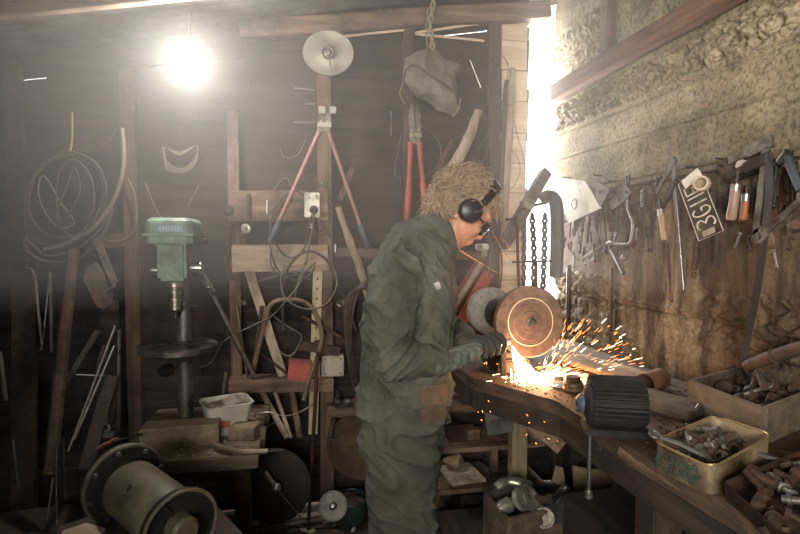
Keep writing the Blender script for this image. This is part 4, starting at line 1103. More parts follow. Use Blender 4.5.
# F clamps
def fclamp(label, top, bot, w, jaw_dx, jaw_dy, j2, hmat, h0, h1, barmat, off=.06, hr=.012):
    t = thing('f_clamp', label, 'clamp'); a, b = RP(*top, off), RP(*bot, off)
    MB().beam(a, b, w, .008, NX).build('bar', barmat, t, bevel=.001)
    for nm, (y_, s_) in (('fixed_jaw', (0, 1.0)), ('sliding_jaw', (j2, 1.0))):
        p0 = V(RP(top[0] + (bot[0]-top[0]) * y_, top[1] + (bot[1]-top[1]) * y_, off)); q0 = RP(top[0] + jaw_dx + (bot[0]-top[0]) * y_, top[1] + jaw_dy + (bot[1]-top[1]) * y_, off)
        m = MB(); m.beam(p0 + (p0 - q0) * .15, p0.lerp(q0, .5), w * 1.5, .014, NX); m.beam(p0.lerp(q0, .45), q0, w * 1.0, .012, NX)
        m.build(nm, steel_dk if nm == 'fixed_jaw' else iron, t, bevel=.002)
    s0, s1 = RP(*h0, off + .004), RP(*h1, off + .004); d = (s1 - s0).normalized(); up = RP(h0[0] + (h0[0]-h1[0]) * .5, h0[1] + (h0[1]-h1[1]) * .5, off + .004)
    MB().cyl(up, s0, .004, 10).build('screw', iron, t)
    L_ = (s1 - s0).length
    hd_ = MB().lathe([(0, 0), (hr * .75, 0), (hr, L_ * .1), (hr * .92, L_ * .5), (hr * 1.05, L_ * .92), (hr * .8, L_), (0, L_)], s0, d, 18).build('handle', hmat, t)
    MB().lathe([(hr * .8, -.012), (hr * 1.02, -.010), (hr * 1.02, .012), (hr * .8, .012)], s0, d, 18).build('ferrule', steel, hd_)
    return t
fclamp('long bright bar clamp with a blond wooden handle, left of the number plate', (673, 163), (683, 290), .016, -16, 30, .17, handle_w, (661, 212), (665, 240), bright)
fclamp('heavy clamp with a broad flat bar and pinkish handle, right of the number plate', (767, 143), (755, 243), .024, -38, 18, .16, mat('pinkish_worn_handle', '6f5548', '8d7263', 6, .55, 0, .3, (9, 9, 1), '5a4036', .3), (736, 187), (731, 220), steel_dk, .085, .015)
fclamp('clamp with an orange handle half hidden behind the broad flat bar', (759, 150), (751, 214), .014, -18, 10, .3, orange_h, (746, 197), (744, 220), iron, .05, .013)
# number plate
t = thing('number_plate', 'old dark number plate hanging tilted with raised pale characters', 'number plate')
p0, p1, p2, p3 = [RP(x, y, .075) for x, y in ((679, 184), (701, 171), (725, 225), (700, 241))]
pl_ = MB().loop_prism([p0, p1, p2, p3], NX * .003).build('plate', mat('old_black_plate', '2c2a27', '45403a', 14, .5, .4, .2, dirt='7a6c58', dirt_amt=.3), t, bevel=.001)
letm = mat('pale_raised_letter', 'a59d8d', 'c9c1b0', 14, .5, .2, .1, dirt='6b6153', dirt_amt=.3)
ex = (p3 - p0); ey = (p1 - p0)              # reading runs down the plate; up points to its right edge
LX = ex.length
def PL(u, v): return p0 + ex * u + ey * v + NX * .0045
def stroke(pts, m): m.tube(spline([PL(*q) for q in pts], 4) if len(pts) > 2 else [PL(*q) for q in pts], .0028, 6)
glyphs = [('3', .15, [[(0, .78), (.30, .86), (.85, .80), (.95, .64), (.5, .50)], [(.5, .50), (1, .36), (.9, .18), (.3, .13), (0, .22)]]),
          ('G', .34, [[(.95, .74), (.6, .86), (.2, .78), (0, .5), (.2, .22), (.6, .14), (1, .26), (1, .46)], [(1, .46), (.6, .47)]]),
          ('I', .555, [[(0, .16), (0, .84)]]), ('I', .665, [[(0, .16), (0, .84)]]),
          ('E', .73, [[(0, .16), (0, .84)], [(0, .84), (1, .84)], [(0, .5), (.8, .5)], [(0, .16), (1, .16)]])]
for ch, u0, ss in glyphs:
    m = MB()
    for q in ss: stroke([(1 - (u0 + a * .13), 1 - b) for a, b in q], m)
    m.build('raised_character', letm, pl_)
MB().loop_prism([PL(.885, .25), PL(.885, .75), PL(.975, .72), PL(.975, .22)], NX * .001).build('worn_patch', mat('flaked_patch', '77715f', '918a76', 20, .8, 0, .2), pl_)
fr = MB(); e_ = [PL(.0, .0), PL(.0, 1), PL(1, 1), PL(1, 0)]; fr.tube(e_, .0016, 5, True); fr.build('raised_border', letm, pl_)
# card tag and roll in front of the plate
T(MB().loop_prism([RP(x, y, .085) for x, y in ((682, 181), (698, 168), (703, 176), (686, 189))], NX * .004), 'paper_tag', white_p, 'small white card pinned over the top of the number plate', 'card', bevel=.001)
c = RP(703, 184, .085); T(MB().lathe([(.018, 0), (.026, 0), (.026, .022), (.018, .022), (.018, 0)], c, (-.85, -.5, .1), 32), 'tape_roll', mat('aged_masking_tape', '94836a', 'b8a78b', 10, .7, 0, .1), 'roll of tape hanging over the number plate', 'roll')
c = RP(726, 167, .07); t = thing('cable_reel', 'flat round rusty reel hanging above the pinkish handle', 'reel')
MB().lathe([(0, 0), (.024, 0), (.026, .003), (.010, .006), (.010, .012), (.022, .016), (0, .016)], c, (-.9, -.4, .3), 28).build('disc', rust, t)
MB().cyl(c + V((-.012, 0, 0)), c + V((-.03, -.008, .006)), .004, 10).build('spindle', iron, t)
T(boxy(RP(744, 165, .07), (.02, .045, .03), .2, .4), 'catch_plate', mat('pinkish_plastic', '8f7f7a', 'b3a29b', 10, .6), 'pinkish block held between the jaws of the broad clamp', 'block', bevel=.003)

# L-shaped pipe handle and friends
T(MB().tube(spline([RP(627, 196, .05), RP(628, 208, .05), RP(633, 222, .055), RP(632, 236, .055), RP(629, 244, .06), RP(620, 244, .06), RP(611, 243, .06)], 4), [.006]*20 + [.008, .009, .009, .01, .011], 10) if False else
  MB().tube(spline([RP(627, 196, .05), RP(628, 208, .05), RP(633, 222, .055), RP(632, 236, .055), RP(629, 244, .06), RP(620, 244, .06), RP(611, 243, .06)], 4), .0075, 10), 'crank_handle', steel_dk, 'grey cranked handle hanging below the hinge plate', 'handle')
T(MB().lathe([(0, 0), (.008, 0), (.012, .012), (.010, .03), (0, .032)], RP(612, 243, .06), (-.1, .9, -.1), 16), 'handle_knob', steel, 'pale knob pointing left at the end of the cranked handle', 'knob')
T(MB().tube(spline([RP(612, 250, .06), RP(618, 262, .06), RP(624, 274, .06)], 4), .009, 10).ball(RP(624, 258, .065), .014), 'valve_body', steel_dk, 'lumpy grey valve hanging under the pale knob', 'valve')
T(MB().cyl(RP(612, 268, .035), RP(611, 331, .035), .0065, 10), 'iron_rod', rust_dk, 'dark upright rod on the wall right of the wheel', 'rod')
T(MB().cyl(RP(569, 265, .035), RP(568, 332, .035), .012, 10), 'iron_rod', iron, 'thick dark upright bar just above the wheel by the wall', 'rod')
T(MB().ball(RP(577, 273, .05), (.011, .011, .010)), 'round_knob', white_p, 'small pale round knob on the wall above the wheel', 'knob')
T(MB().beam(RP(583, 258, .05), RP(601, 246, .05), .014, .008, NX).beam(RP(583, 265, .05), RP(604, 251, .05), .010, .006, NX).beam(RP(586, 250, .05), RP(590, 268, .05), .008, .006, NX), 'slotted_bar', steel_dk, 'short ladder-like slotted bar slanting above the knob', 'bar', bevel=.001)
T(MB().tube(spline([RP(667, 243, .04), RP(669, 270, .04), RP(672, 302, .04)], 4), .006, 8), 'flat_file', rust_dk, 'long dark file hanging left of the bright clamp bar', 'file')
T(MB().beam(RP(676, 200, .045), RP(672, 300, .045), .014, .006, NX), 'wooden_lath', wood_z, 'brown lath hanging close behind the bright clamp bar', 'lath', bevel=.001)
T(MB().tube([RP(697, 238, .05), RP(696, 255, .05), RP(694, 270, .05)], .011, 12).ring(RP(694, 275, .05), (1, .2, 0), .009, .003, 18), 'shock_absorber', rust_dk, 'dark tube with a ring end hanging below the number plate', 'tube')
for i, (x0, y0, x1, y1, w_, mt_, lb) in enumerate(((706, 240, 703, 276, .020, rust_dk, 'broad rusty flat bar hanging below the number plate corner'), (713, 232, 712, 262, .012, iron, 'narrow iron bar right of the broad rusty one'), (722, 236, 728, 282, .010, rust, 'thin leaning rusty bar beneath the pinkish handle'))):
    T(MB().beam(RP(x0, y0, .04), RP(x1, y1, .04), w_, .008, NX), 'flat_bar', mt_, lb, 'bar', bevel=.001)
# long leather strap
p = spline([RP(768, 152, .09), RP(769, 190, .09), RP(764, 240, .08), RP(757, 290, .06), (RP(748, 335, .05)), RP(743, 362, .05)], 6)
m = MB()
for a, b in zip(p, p[1:]): m.beam(a, b + (b - a) * .08, .020, .004, (-.8, -.6, 0))
T(m, 'leather_strap', mat('black_leather', '15110e', '2c241e', 8, .6, 0, .3), 'long black leather strap hanging from clamp down to the crate', 'strap')
# big spanner and hammer head at the far right
def spanner(label, a, b, w, mt, off=.05, ring=True):
    t = thing('spanner', label, 'spanner'); a, b = RP(*a, off), RP(*b, off); d = (b - a).normalized(); s_ = NX.cross(d)
    MB().beam(a, b, w, .007, NX).build('shank', mt, t, bevel=.0015)
    pts = [a - d*w*1.6 + s_*w*.55, a - d*w*.5 + s_*w*.45, a - d*w*.5 - s_*w*.45, a - d*w*1.6 - s_*w*.55, a - d*w*1.2 - s_*w*1.15, a + d*w*.3 - s_*w*.9, a + d*w*.9, a + d*w*.3 + s_*w*.9, a - d*w*1.2 + s_*w*1.15]
    MB().loop_prism(pts, NX * .009).build('open_jaw', mt, t, bevel=.0015)
    if ring: MB().lathe([(w*.5, 0), (w*.95, 0), (w*.95, .010), (w*.5, .010), (w*.5, 0)], b, NX, 18).build('ring_end', mt, t)
    return t
spanner('large grey spanner slanting up to the right at the wall edge', (765, 232), (806, 196), .022, steel_dk, .08)
spanner('small spanner hanging upright left of the blond handle', (655, 214), (652, 250), .009, rust, .04)
spanner('small rusty spanner hanging behind the cable reel', (716, 176), (720, 212), .009, rust, .05)
spanner('short grey spanner between the number plate and the reel', (711, 180), (713, 208), .008, steel_dk, .05)
spanner('dark spanner hanging right of the bright plate', (603, 208), (607, 252), .012, iron, .04)
spanner('thin dark spanner under the bright plate', (583, 222), (580, 252), .009, iron, .045)
spanner('rusty spanner with its ring down, below the brown gusset', (641, 206), (643, 246), .009, rust, .04)
t = thing('claw_hammer', 'dark hammer with a blue-grey head hanging at the right edge', 'hammer')
MB().tube(spline([RP(787, 155, .09), RP(793, 172, .09), RP(801, 190, .09)], 4), .012, 12).build('head', mat('blue_grey_steel', '33383d', '4b5258', 12, .5, .5, .3), t)
MB().cyl(RP(781, 162, .09), RP(789, 152, .09), .014, 14).build('striking_face', iron, t)
T(MB().beam(RP(766, 232, .05), RP(770, 248, .05), .03, .02, NX), 'wooden_wedge', wood_z, 'thick wooden wedge hanging beneath the large grey spanner', 'wedge', bevel=.004)
T(MB().lathe([(0, 0), (.014, 0), (.02, .02), (.014, .04), (0, .04)], RP(795, 228, .07), (-.6, -.6, .2), 18), 'brass_cap', rust, 'round cap glinting under the spanner at the right edge', 'cap')
for i, (px, py, lb) in enumerate(((641, 200, 'short nail driven in left of the castings'), (604, 176, 'nail holding the twisted grey bracket'), (620, 182, 'nail holding the hinge plate'), (573, 178, 'nail holding the bright crumpled plate'), (731, 160, 'long nail sticking out above the reel'), (700, 168, 'nail holding the number plate'))):
    peg(px, py, lb, .06)
# hooks, oddments filling the gap below the ledge
odd = [(594, 214, 'S'), (611, 226, 'h'), (617, 232, 'p'), (590, 232, 'p'), (574, 232, 'h'), (600, 258, 'S'), (637, 228, 'p'), (648, 232, 'h'), (687, 210, 'p'), (716, 224, 'h'), (741, 232, 'p'), (750, 244, 'S'), (778, 178, 'p'), (784, 210, 'h'), (774, 250, 'p'), (659, 182, 'h'), (733, 176, 'h'), (790, 244, 'S'), (752, 192, 'p'), (565, 238, 'p'), (570, 246, 'h'), (579, 240, 'S'), (588, 206, 'p'), (628, 180, 'h')]
words_ = {'S': ('s_hook', 'S-shaped hook', 'hook'), 'h': ('shackle', 'shackle', 'shackle'), 'p': ('hinge_pin', 'short stubby pin', 'pin')}
near_ = ['under the bright crumpled plate', 'below the wire loop', 'left of the cranked handle', 'below the twisted grey bracket', 'left of the short spanner', 'above the upright rod', 'right of the cranked handle', 'left of the blond clamp handle', 'between bright bar and number plate', 'below the tape roll, right of the plate', 'beneath the pinkish clamp handle', 'left of the broad clamp bar foot', 'right of the broad clamp head', 'under the dark hammer', 'right of the leather strap', 'in the jaws of the bright clamp', 'just under the rusty reel', 'at the right edge below the spanner', 'behind the orange handle', 'beside the corner of the concrete', 'low beside the corner of the concrete', 'just above the slotted bar', 'against the bright plate edge', 'up on the concrete ledge']
for i, (px, py, k) in enumerate(odd):
    mt_ = [rust, rust_dk, steel_dk, iron][i % 4]; c = RP(px, py, .04 + .01 * (i % 3)); nm, wd, ct = words_[k]; s_ = .8 + .5 * rd.random()
    if k == 'S': m = MB().tube(spline([c + V((0, y * s_, z * s_)) for y, z in ((-.012, .014), (-.004, .022), (.006, .016), (0, 0), (-.006, -.016), (.004, -.022), (.012, -.014))], 4), .003, 8)
    elif k == 'h': m = MB().tube(spline([c + V((0, y * s_, z * s_)) for y, z in ((-.010, .02), (-.012, 0), (-.008, -.014), (0, -.019), (.008, -.014), (.012, 0), (.010, .02))], 4), .0042, 8).cyl(c + V((0, -.016, .018)), c + V((0, .016, .018)), .004, 8)
    else: m = MB().lathe([(0, 0), (.008, 0), (.009, .006), (.005, .008), (.005, .045), (.008, .047), (.006, .054), (0, .055)], c, V((0, rd.uniform(-.5, .5), -1)), 12)
    T(m, nm, mt_, ['rusty ', 'dark rusty ', 'grey ', 'black '][i % 4] + wd + ' hanging ' + near_[i] if not near_[i].startswith('up on') else 'black shackle sitting up on the concrete ledge', ct)
# crowded rows of old files, chisels and bars
def row(nm, lb, grp, n, xr, yr, lr, mts, cat):
    for i in range(n):
        px = xr[0] + (xr[1] - xr[0]) * (i + rd.uniform(.2, .8)) / n; py = yr[0] + (yr[1] - yr[0]) * (i + .5) / n + rd.uniform(-5, 5); L_ = rd.uniform(*lr); of = .03 + .012 * (i % 3)
        a = RP(px, py, of); b = a + V((0, rd.uniform(-.02, .02), -L_)); w_ = rd.uniform(.007, .014); d = (b - a).normalized(); s_ = NX.cross(d); m = MB()
        k = i % 3
        if k == 0: m.loop_prism([a + s_*w_*.3, a - s_*w_*.3, a - s_*w_*.35 + d*L_*.25, a - s_*w_ + d*L_*.3, b - s_*w_*.8, b + s_*w_*.8, a + s_*w_ + d*L_*.3, a + s_*w_*.35 + d*L_*.25], NX * .006)
        elif k == 1: m.tube([a, a + d*L_*.3, a + d*L_*.32, a + d*L_*.8, b], [w_*.5, w_*.6, w_*.9, w_*.9, w_*.3], 8)
        else: m.tube([a, a + d*L_*.5, b], w_*.4, 8).ring(a, NX, w_*.8, w_*.25, 14, 6).ball(b, (w_*.8,)*3, None, 10, 6)
        T(m, nm, mts[i % len(mts)], lb, cat, grp)
row('old_file', 'old dark file or chisel in the crowded row between corner and blond handle', 'crowded row of old files near the corner', 14, (566, 662), (212, 200), (.06, .15), (rust_dk, iron, rust), 'file')
row('old_chisel', 'narrow dark tool hanging lower in the jumble below the hinge plate', 'lower jumble of narrow tools below the hinge plate', 9, (572, 650), (250, 232), (.05, .11), (iron, rust_dk), 'tool')
row('old_chisel', 'narrow rusty tool hanging between number plate and broad clamp bar', 'narrow tools between plate and clamp', 9, (694, 764), (200, 180), (.07, .16), (rust_dk, iron, rust), 'tool')
row('old_file', 'blackened tool hanging in the shade at the far right of the wall', 'blackened tools at the far right', 7, (768, 800), (170, 165), (.07, .16), (iron, rust_dk), 'tool')
# coil of thin wires drooping behind tools
T(MB().tube(spline([RP(562, 225, .06), RP(570, 250, .06), RP(585, 262, .05), RP(600, 240, .05)], 6), .0022, 6), 'wire', rust, 'thin rusty wire drooping from the bright plate to the spanner', 'wire')
# standing timber offcut and rods against the foot of the wall
T(MB().cyl(RP(655, 270, .02), RP(664, 300, .02), .004, 8), 'punch', rust, 'short punch resting on a ledge of broken concrete', 'punch')
# ================================================================ AGAINST THE BACK WALL
def cable(name, pts, r, mt, label, cat='cable', n=6, off=.06, group=None, closed=False):
    p = [B(q[0], q[1], q[2] if len(q) > 2 else off) for q in pts]
    return T(MB().tube(spline(p, n, closed), r, 8, closed), name, mt, label, cat, group)
def bar(name, a, b, r, mt, label, cat, n=10, off=.1, square=None):
    p, q = B(a[0], a[1], a[2] if len(a) > 2 else off), B(b[0], b[1], b[2] if len(b) > 2 else off)
    m = MB()
    if square: m.beam(p, q, r * 2, square, (0, -1, 0), 6, .0015)
    else: m.tube([p, p.lerp(q, .33), p.lerp(q, .66), q], r, n)
    return T(m, name, mt, label, cat, bevel=.002 if square else 0)

# ---- the ladder-like timber rack
rk = thing('timber_rack', 'rough timber rack of two posts and three cross boards on the back wall', 'rack')
def post(px, y0, y1, w, off, mt, d=.045):
    a, b = B(px, y0, off), B(px, y1, off); b.x = a.x; b.z = max(b.z, 0); return MB().beam(b, a, w, d, (0, -1, 0), 8, .002).build('post', mt, rk, bevel=.004)
post(233, 112, 500, .055, .06, wood_z); post(324, 76, 520, .072, .06, wood_z)
for y0, h, mt, x0, x1, w_ in ((206, .155, wood_x, 229, 328, .03), (258, .135, wood_pale, 232, 328, .035), (383, .065, wood_x, 230, 333, .12)):
    a, b = B(x0, y0 + .5, .11), B(x1, y0 - .5, .11); MB().beam(a, b, h, w_, (0, -1, 0), 8, .0015).build('cross_board', mt, rk, bevel=.003, rough=.002, rs=6)
# perforated cream strip
a, b = B(318, 262, .10), B(313, 434, .12)
t = thing('perforated_strip', 'tall cream strip with a row of holes on the right rack post', 'strip')
st_ = MB().beam(a, b, .048, .010, (0, -1, 0)).build('strip', cream, t, bevel=.001)
for k in range(17): c = a.lerp(b, (k + .7) / 17.6) + V((0, -.0052, 0)); MB().cyl(c, c + V((0, -.0015, 0)), .0055, 10).build('hole', rubber, st_)
# socket outlet with plug and lead
t = thing('socket_outlet', 'white power socket on the upper rack board', 'socket')
c = B(312, 205, .13); MB().box(c, (.078, .016, .125)).build('face_plate', white_p, t, bevel=.004)
for z in (.035, -.03): MB().cyl(c + V((-.012, -.008, z)), c + V((-.012, -.010, z)), .004, 8).build('pin_slot', rubber, t)
MB().box(c + V((.02, -.010, .045)), (.012, .006, .018)).build('rocker_switch', cream, t, bevel=.001)
t = thing('plug', 'grey plug pushed into the white socket', 'plug')
MB().lathe([(0, 0), (.020, 0), (.021, .018), (.012, .032), (.006, .034), (0, .034)], c + V((.008, -.008, -.022)), (0, -1, -.2), 18).build('plug_body', cable_dk, t)
cable('power_cable', [(314, 212, .175), (313, 225, .16), (309, 245, .15), (306, 262, .14), (300, 275, .15), (294, 300, .15)], .004, cable_m, 'grey lead falling from the plug in the white socket')
cable('power_cable', [(312, 214, .17), (308, 232, .16), (303, 250, .15), (290, 258, .15), (278, 248, .15), (272, 232, .14)], .0035, cable_dk, 'dark lead looping from the socket under the bolt cutter')
cable('power_cable', [(304, 196, .15), (296, 191, .15), (282, 198, .14), (273, 212, .14), (270, 232, .14), (271, 252, .15), (278, 270, .15), (293, 280, .15), (308, 276, .15), (315, 266, .15)], .004, cable_dk, 'dark cable looping over the upper boards left of the socket')
cable('rubber_hose', [(283, 330, .15), (283, 290, .15), (288, 268, .16), (300, 254, .17), (314, 252, .17), (328, 262, .16), (337, 282, .15), (347, 305, .14), (356, 330, .14)], .0065, cable_dk, 'thick dark hose arching over the rack and down to the coil', 'hose')
cable('rubber_hose', [(285, 265, .16), (281, 280, .17), (284, 296, .17), (296, 306, .17), (312, 309, .17), (328, 302, .17), (337, 284, .16), (333, 268, .15), (324, 258, .15)], .0045, cable_m, 'grey hose ring hanging over the right rack post', 'hose')
cable('air_line', [(200, 368, .2), (212, 362, .2), (220, 346, .2), (232, 336, .19), (256, 324, .18), (272, 316, .17), (287, 300, .17), (300, 282, .16), (305, 262, .15)], .0045, steel_dk, 'pale thin line running from the drill press up to the rack', 'hose')
cable('power_cable', [(247, 270, .12), (252, 282, .14), (270, 278, .15), (292, 272, .15), (310, 280, .14)], .003, cable_m, 'thin lead swagged just below the middle board', 'cable')
cable('power_cable', [(270, 252, .15), (272, 268, .15), (284, 276, .16), (304, 272, .15), (316, 262, .14)], .003, cable_dk, 'thin dark lead hanging from the blue bolt cutter grip', 'cable')
# tube bent like an S, and the hooked bar
cable('bent_tube', [(252, 376, .16), (258, 350, .16), (266, 318, .16), (270, 306, .16), (280, 300, .16), (298, 300, .16), (310, 306, .16), (318, 320, .16), (322, 336, .17), (318, 356, .17), (308, 382, .18), (304, 400, .18)], .012, mat('dusty_bent_tube', '5b4e42', '7d6c5b', 9, .6, .3, .3), 'thick brown tube bent in an arch inside the rack', 'tube')
cable('hooked_rod', [(268, 310, .14), (276, 318, .14), (290, 328, .14), (300, 334, .14), (301, 340, .14), (295, 352, .14), (288, 356, .14), (280, 352, .14)], .0055, steel_dk, 'hooked grey rod behind the arched tube', 'rod')
bar('wood_batten', (249, 270, .05), (283, 376, .10), .024, wood_x if False else wood_grey, 'pale batten leaning inside the rack', 'batten', square=.02)
bar('steel_pipe', (203, 276, .3), (254, 376, .22), .012, steel_dk, 'grey pipe leaning from the drill handle to the bottom board', 'pipe')
bar('iron_rod', (262, 306, .15), (252, 378, .14), .010, rust, 'rusty rod leaning left of the batten', 'rod')
bar('iron_rod', (250, 345, .13), (287, 374, .13), .006, rust_dk, 'dark rod slanting down to the red box', 'rod')
bar('iron_rod', (236, 300, .12), (247, 376, .12), .005, steel_dk, 'thin upright rod beside the left rack post', 'rod')
bar('iron_rod', (302, 316, .13), (342, 338, .13), .009, rust, 'brown rod poking right past the rack post', 'rod')
t = thing('pipe_coupler', 'pale ring joint near the top of the leaning grey pipe', 'joint'); p_ = B(209, 287, .3)
MB().ball(p_, (.018, .018, .016)).build('ball_joint', steel, t); MB().cyl(p_, B(199, 272, .32), .008, 10).build('stub', steel, t)
T(MB().beam(B(299, 345, .12), B(340, 352, .12), .05, .012, (0, -1, 0)).beam(B(316, 340, .118), B(322, 362, .118), .03, .010, (0, -1, 0)), 'iron_bracket', rust, 'rusty angle bracket nailed across the right rack post', 'bracket', bevel=.002)
# red box and white box standing on the bottom board
t = thing('red_tin', 'small red box standing on the bottom rack board', 'box')
zr = B(298, 377, .14).z
a, b = B(288, 376, .16), B(310, 376, .16); z0 = B(300, 379, .11).z
MB().box(((a.x + b.x) / 2, a.y + .02, z0 + .05), (b.x - a.x, .06, .098), Matrix.Rotation(.1, 3, 'Y')).build('body', redp, t, bevel=.003)
MB().box(((a.x + b.x) / 2 + .005, a.y + .02, z0 + .103), (b.x - a.x + .004, .064, .012), Matrix.Rotation(.1, 3, 'Y')).build('lid', red_dull, t, bevel=.002)
t = thing('switch_box', 'square speckled pale box fixed right of the lower rack post', 'box'); c = B(332.5, 365, .10)
MB().box(c, (.115, .05, .11)).build('body', mat('speckled_pale_plaster', '7c7466', 'b9b1a0', 60, .9, 0, .5, contrast=.9), t, bevel=.003)
MB().box(c + V((0, -.027, 0)), (.10, .004, .095)).build('cover', mat('speckled_pale_cover', '8a8172', 'c3bba9', 80, .9, 0, .4, contrast=.9), t, bevel=.002)
for dx, dz_ in ((-.04, .038), (.04, .038), (-.04, -.038), (.04, -.038)): q = c + V((dx, -.029, dz_)); MB().cyl(q, q + V((0, -.002, 0)), .004, 8).build('screw', iron, t)
t = thing('small_saucer', 'pale dented cup hanging just above the speckled box', 'cup'); MB().lathe([(0, 0), (.022, .002), (.034, .012), (.032, .014), (.02, .006), (0, .005)], B(342, 305, .12), (.2, -.6, .7), 24, .7).build('bowl', steel, t)
# knobs and bobbins on the left rack post
for i, (px, py, r, mt_, lb) in enumerate(((229, 211, .026, iron, 'dark round pulley on the left rack post top'), (246, 229, .026, steel, 'pale round disc with a dark centre between the boards'), (228, 226, .020, rust_dk, 'rusty boss below the dark pulley'), (320, 184, .013, steel, 'small pale washer nut on the right rack post'), (244, 303, .014, steel_dk, 'grey knob stem beside the left rack post'), (311, 226, .012, white_p, 'small pale knob below the white socket'))):
    t = thing('round_knob', lb, 'knob'); c = B(px, py, .12); ax = V((.1, -1, .1))
    MB().lathe([(0, 0), (r, 0), (r, .010), (r * .8, .014), (r * .45, .012), (r * .4, .016), (0, .016)], c, ax, 24).build('rim', mt_, t)
    MB().lathe([(0, .014), (r * .35, .014), (r * .3, .022), (0, .022)], c, ax, 14).build('hub', iron, t)
T(MB().tube(spline([B(228, 232, .12), B(229, 250, .12), B(226, 262, .12), B(231, 280, .12)], 4), .013, 10), 'chain_bunch', rust_dk, 'rusty clump hanging down the left rack post', 'chain', rough=.006, rs=40)
T(MB().tube(spline([B(243, 232, .10), B(244, 245, .10), B(242, 262, .1)], 4), .016, 10), 'old_bearing_stack', rust, 'brown stub hanging under the pale disc', 'stub')
T(MB().tube(spline([B(300, 212, .13), B(320, 222, .14), B(330, 238, .14), B(318, 230, .14), B(308, 240, .14), B(330, 232, .13)], 5), .003, 6), 'wire_tangle', rust, 'tangle of rusty wire right below the socket', 'wire')
T(MB().cyl(B(267, 200, .13), B(267, 214, .13), .003, 6), 'nail', white_p, 'pale peg on the upper rack board', 'nail')
T(MB().box(B(249, 206, .13), (.02, .012, .12)), 'hasp', rust_dk, 'dark narrow hasp on the upper rack board', 'hasp', bevel=.002)
T(MB().cyl(B(335, 252, .1), B(335, 244, .1), .008, 10), 'pin', steel, 'pale pin standing right of the middle board', 'pin')

# ---- bolt cutters
def boltcutter(name, label, piv, hl, hr, headtop, w, gl, mts, off, blade=True):
    t = thing(name, label, 'bolt cutters')
    P = B(*piv, off)
    for px, g in ((hl, 0), (hr, 1)):
        a = B(piv[0] + (-4 if not g else 4), piv[1] + 2, off); b = B(*px, off)
        MB().tube([a, a.lerp(b, .08), a.lerp(b, .5), a.lerp(b, .98), b], [w*1.25, w*1.1, w, w*.9, w*.85], 12).build('handle', mts[0], t)
        c = a.lerp(b, gl); MB().tube([c, c.lerp(b, .05), c.lerp(b, .97), b + (b - c).normalized() * .004], [w*1.1, w*1.35, w*1.35, w*.9], 12).build('grip', mts[1], t)
    H0 = B(*headtop, off)
    d = (H0 - P).normalized(); s_ = V((d.z, 0, -d.x)); L_ = (H0 - P).length
    for sg in (-1, 1):
        MB().loop_prism([P - s_*sg*.004 - d*.02, P + s_*sg*.026 - d*.03, P + s_*sg*.034 + d*L_*.3, P + s_*sg*.033 + d*L_*.7, P + s_*sg*.018 + d*L_, P + s_*sg*.003 + d*L_*.97, P + s_*sg*.004 + d*L_*.6], (0, -.014, 0)).build('jaw', mts[2], t, bevel=.002)
        MB().cyl(P + s_*sg*.018 + d*L_*.25 - V((0, .013, 0)), P + s_*sg*.018 + d*L_*.25 - V((0, .019, 0)), .007, 6).build('pivot_bolt', steel, t)
    MB().box(P + d*L_*.12 - V((0, .016, 0)), (.07, .006, .022)).build('link_plate', steel, t, bevel=.002)
    return t
pink_steel = mat('worn_pink_red_paint', '77534c', '976f65', 12, .55, .1, .3, dirt='5d4a44', dirt_amt=.4)
blue_g = mat('faded_blue_grip', '363f48', '4c5660', 12, .7, 0, .2, dirt='3a3632', dirt_amt=.3)
boltcutter('bolt_cutters', 'big worn red bolt cutters hung open over the rack, blue grips down', (324, 128), (270, 242), (368, 248), (325, 106), .0105, .80, (pink_steel, blue_g, steel_dk), .17)
boltcutter('bolt_cutters', 'red bolt cutters with a grey head hanging closed above the shoulder', (415, 140), (407, 222), (426, 215), (414, 104), .0135, .55, (redp, redp, steel_dk), .12)
cable('wire_loop', [(404, 178, .1), (396, 176, .1), (395, 168, .1), (404, 130, .1), (425, 128, .1), (438, 140, .1), (441, 155, .1), (436, 168, .1), (424, 177, .1), (410, 178, .1)], .002, steel_dk, 'thin wire loop round the closed bolt cutters', 'wire loop')
# ---- round reflector dish at the top of the rack
t = thing('reflector_dish', 'round pale metal dish with a hub, mounted on top of the rack post', 'dish')
c = B(328, 53, .12); ax = V((-.10, -1, -.08)); rD = 25.5 * mpp(c)
MB().lathe([(0, .004), (rD*.12, .006), (rD*.2, .0), (rD*.6, -.006), (rD*.97, .0), (rD, .004), (rD, .0), (rD*.6, -.012), (0, -.006)][::-1], c, ax, 64, .86).build('dish', mat('pale_spun_aluminium', '6e675e', '8f877c', 8, .5, .5, .1, dirt='5b524a', dirt_amt=.25), t)
MB().ring(c + ax.normalized() * .006, ax, rD * .22, .005, 28, 8).build('hub_ring', steel_dk, t)
MB().lathe([(0, 0), (rD*.12, 0), (rD*.10, .016), (0, .018)], c + ax.normalized() * .004, ax, 20).build('hub', steel_dk, t)
MB().tube([c + V((.006, -.012, -.02)), c + V((.012, -.010, -.10))], .004, 6).build('stem', steel, t)
# pair of square washers on the post under the dish
for i, px in enumerate((322, 333)):
    c = B(px, 110, .19); T(MB().box(c, (.032, .006, .034)), 'square_washer', steel, ['pale square washer left on the bolt cutter head', 'pale square washer right on the bolt cutter head'][i], 'washer', bevel=.002)
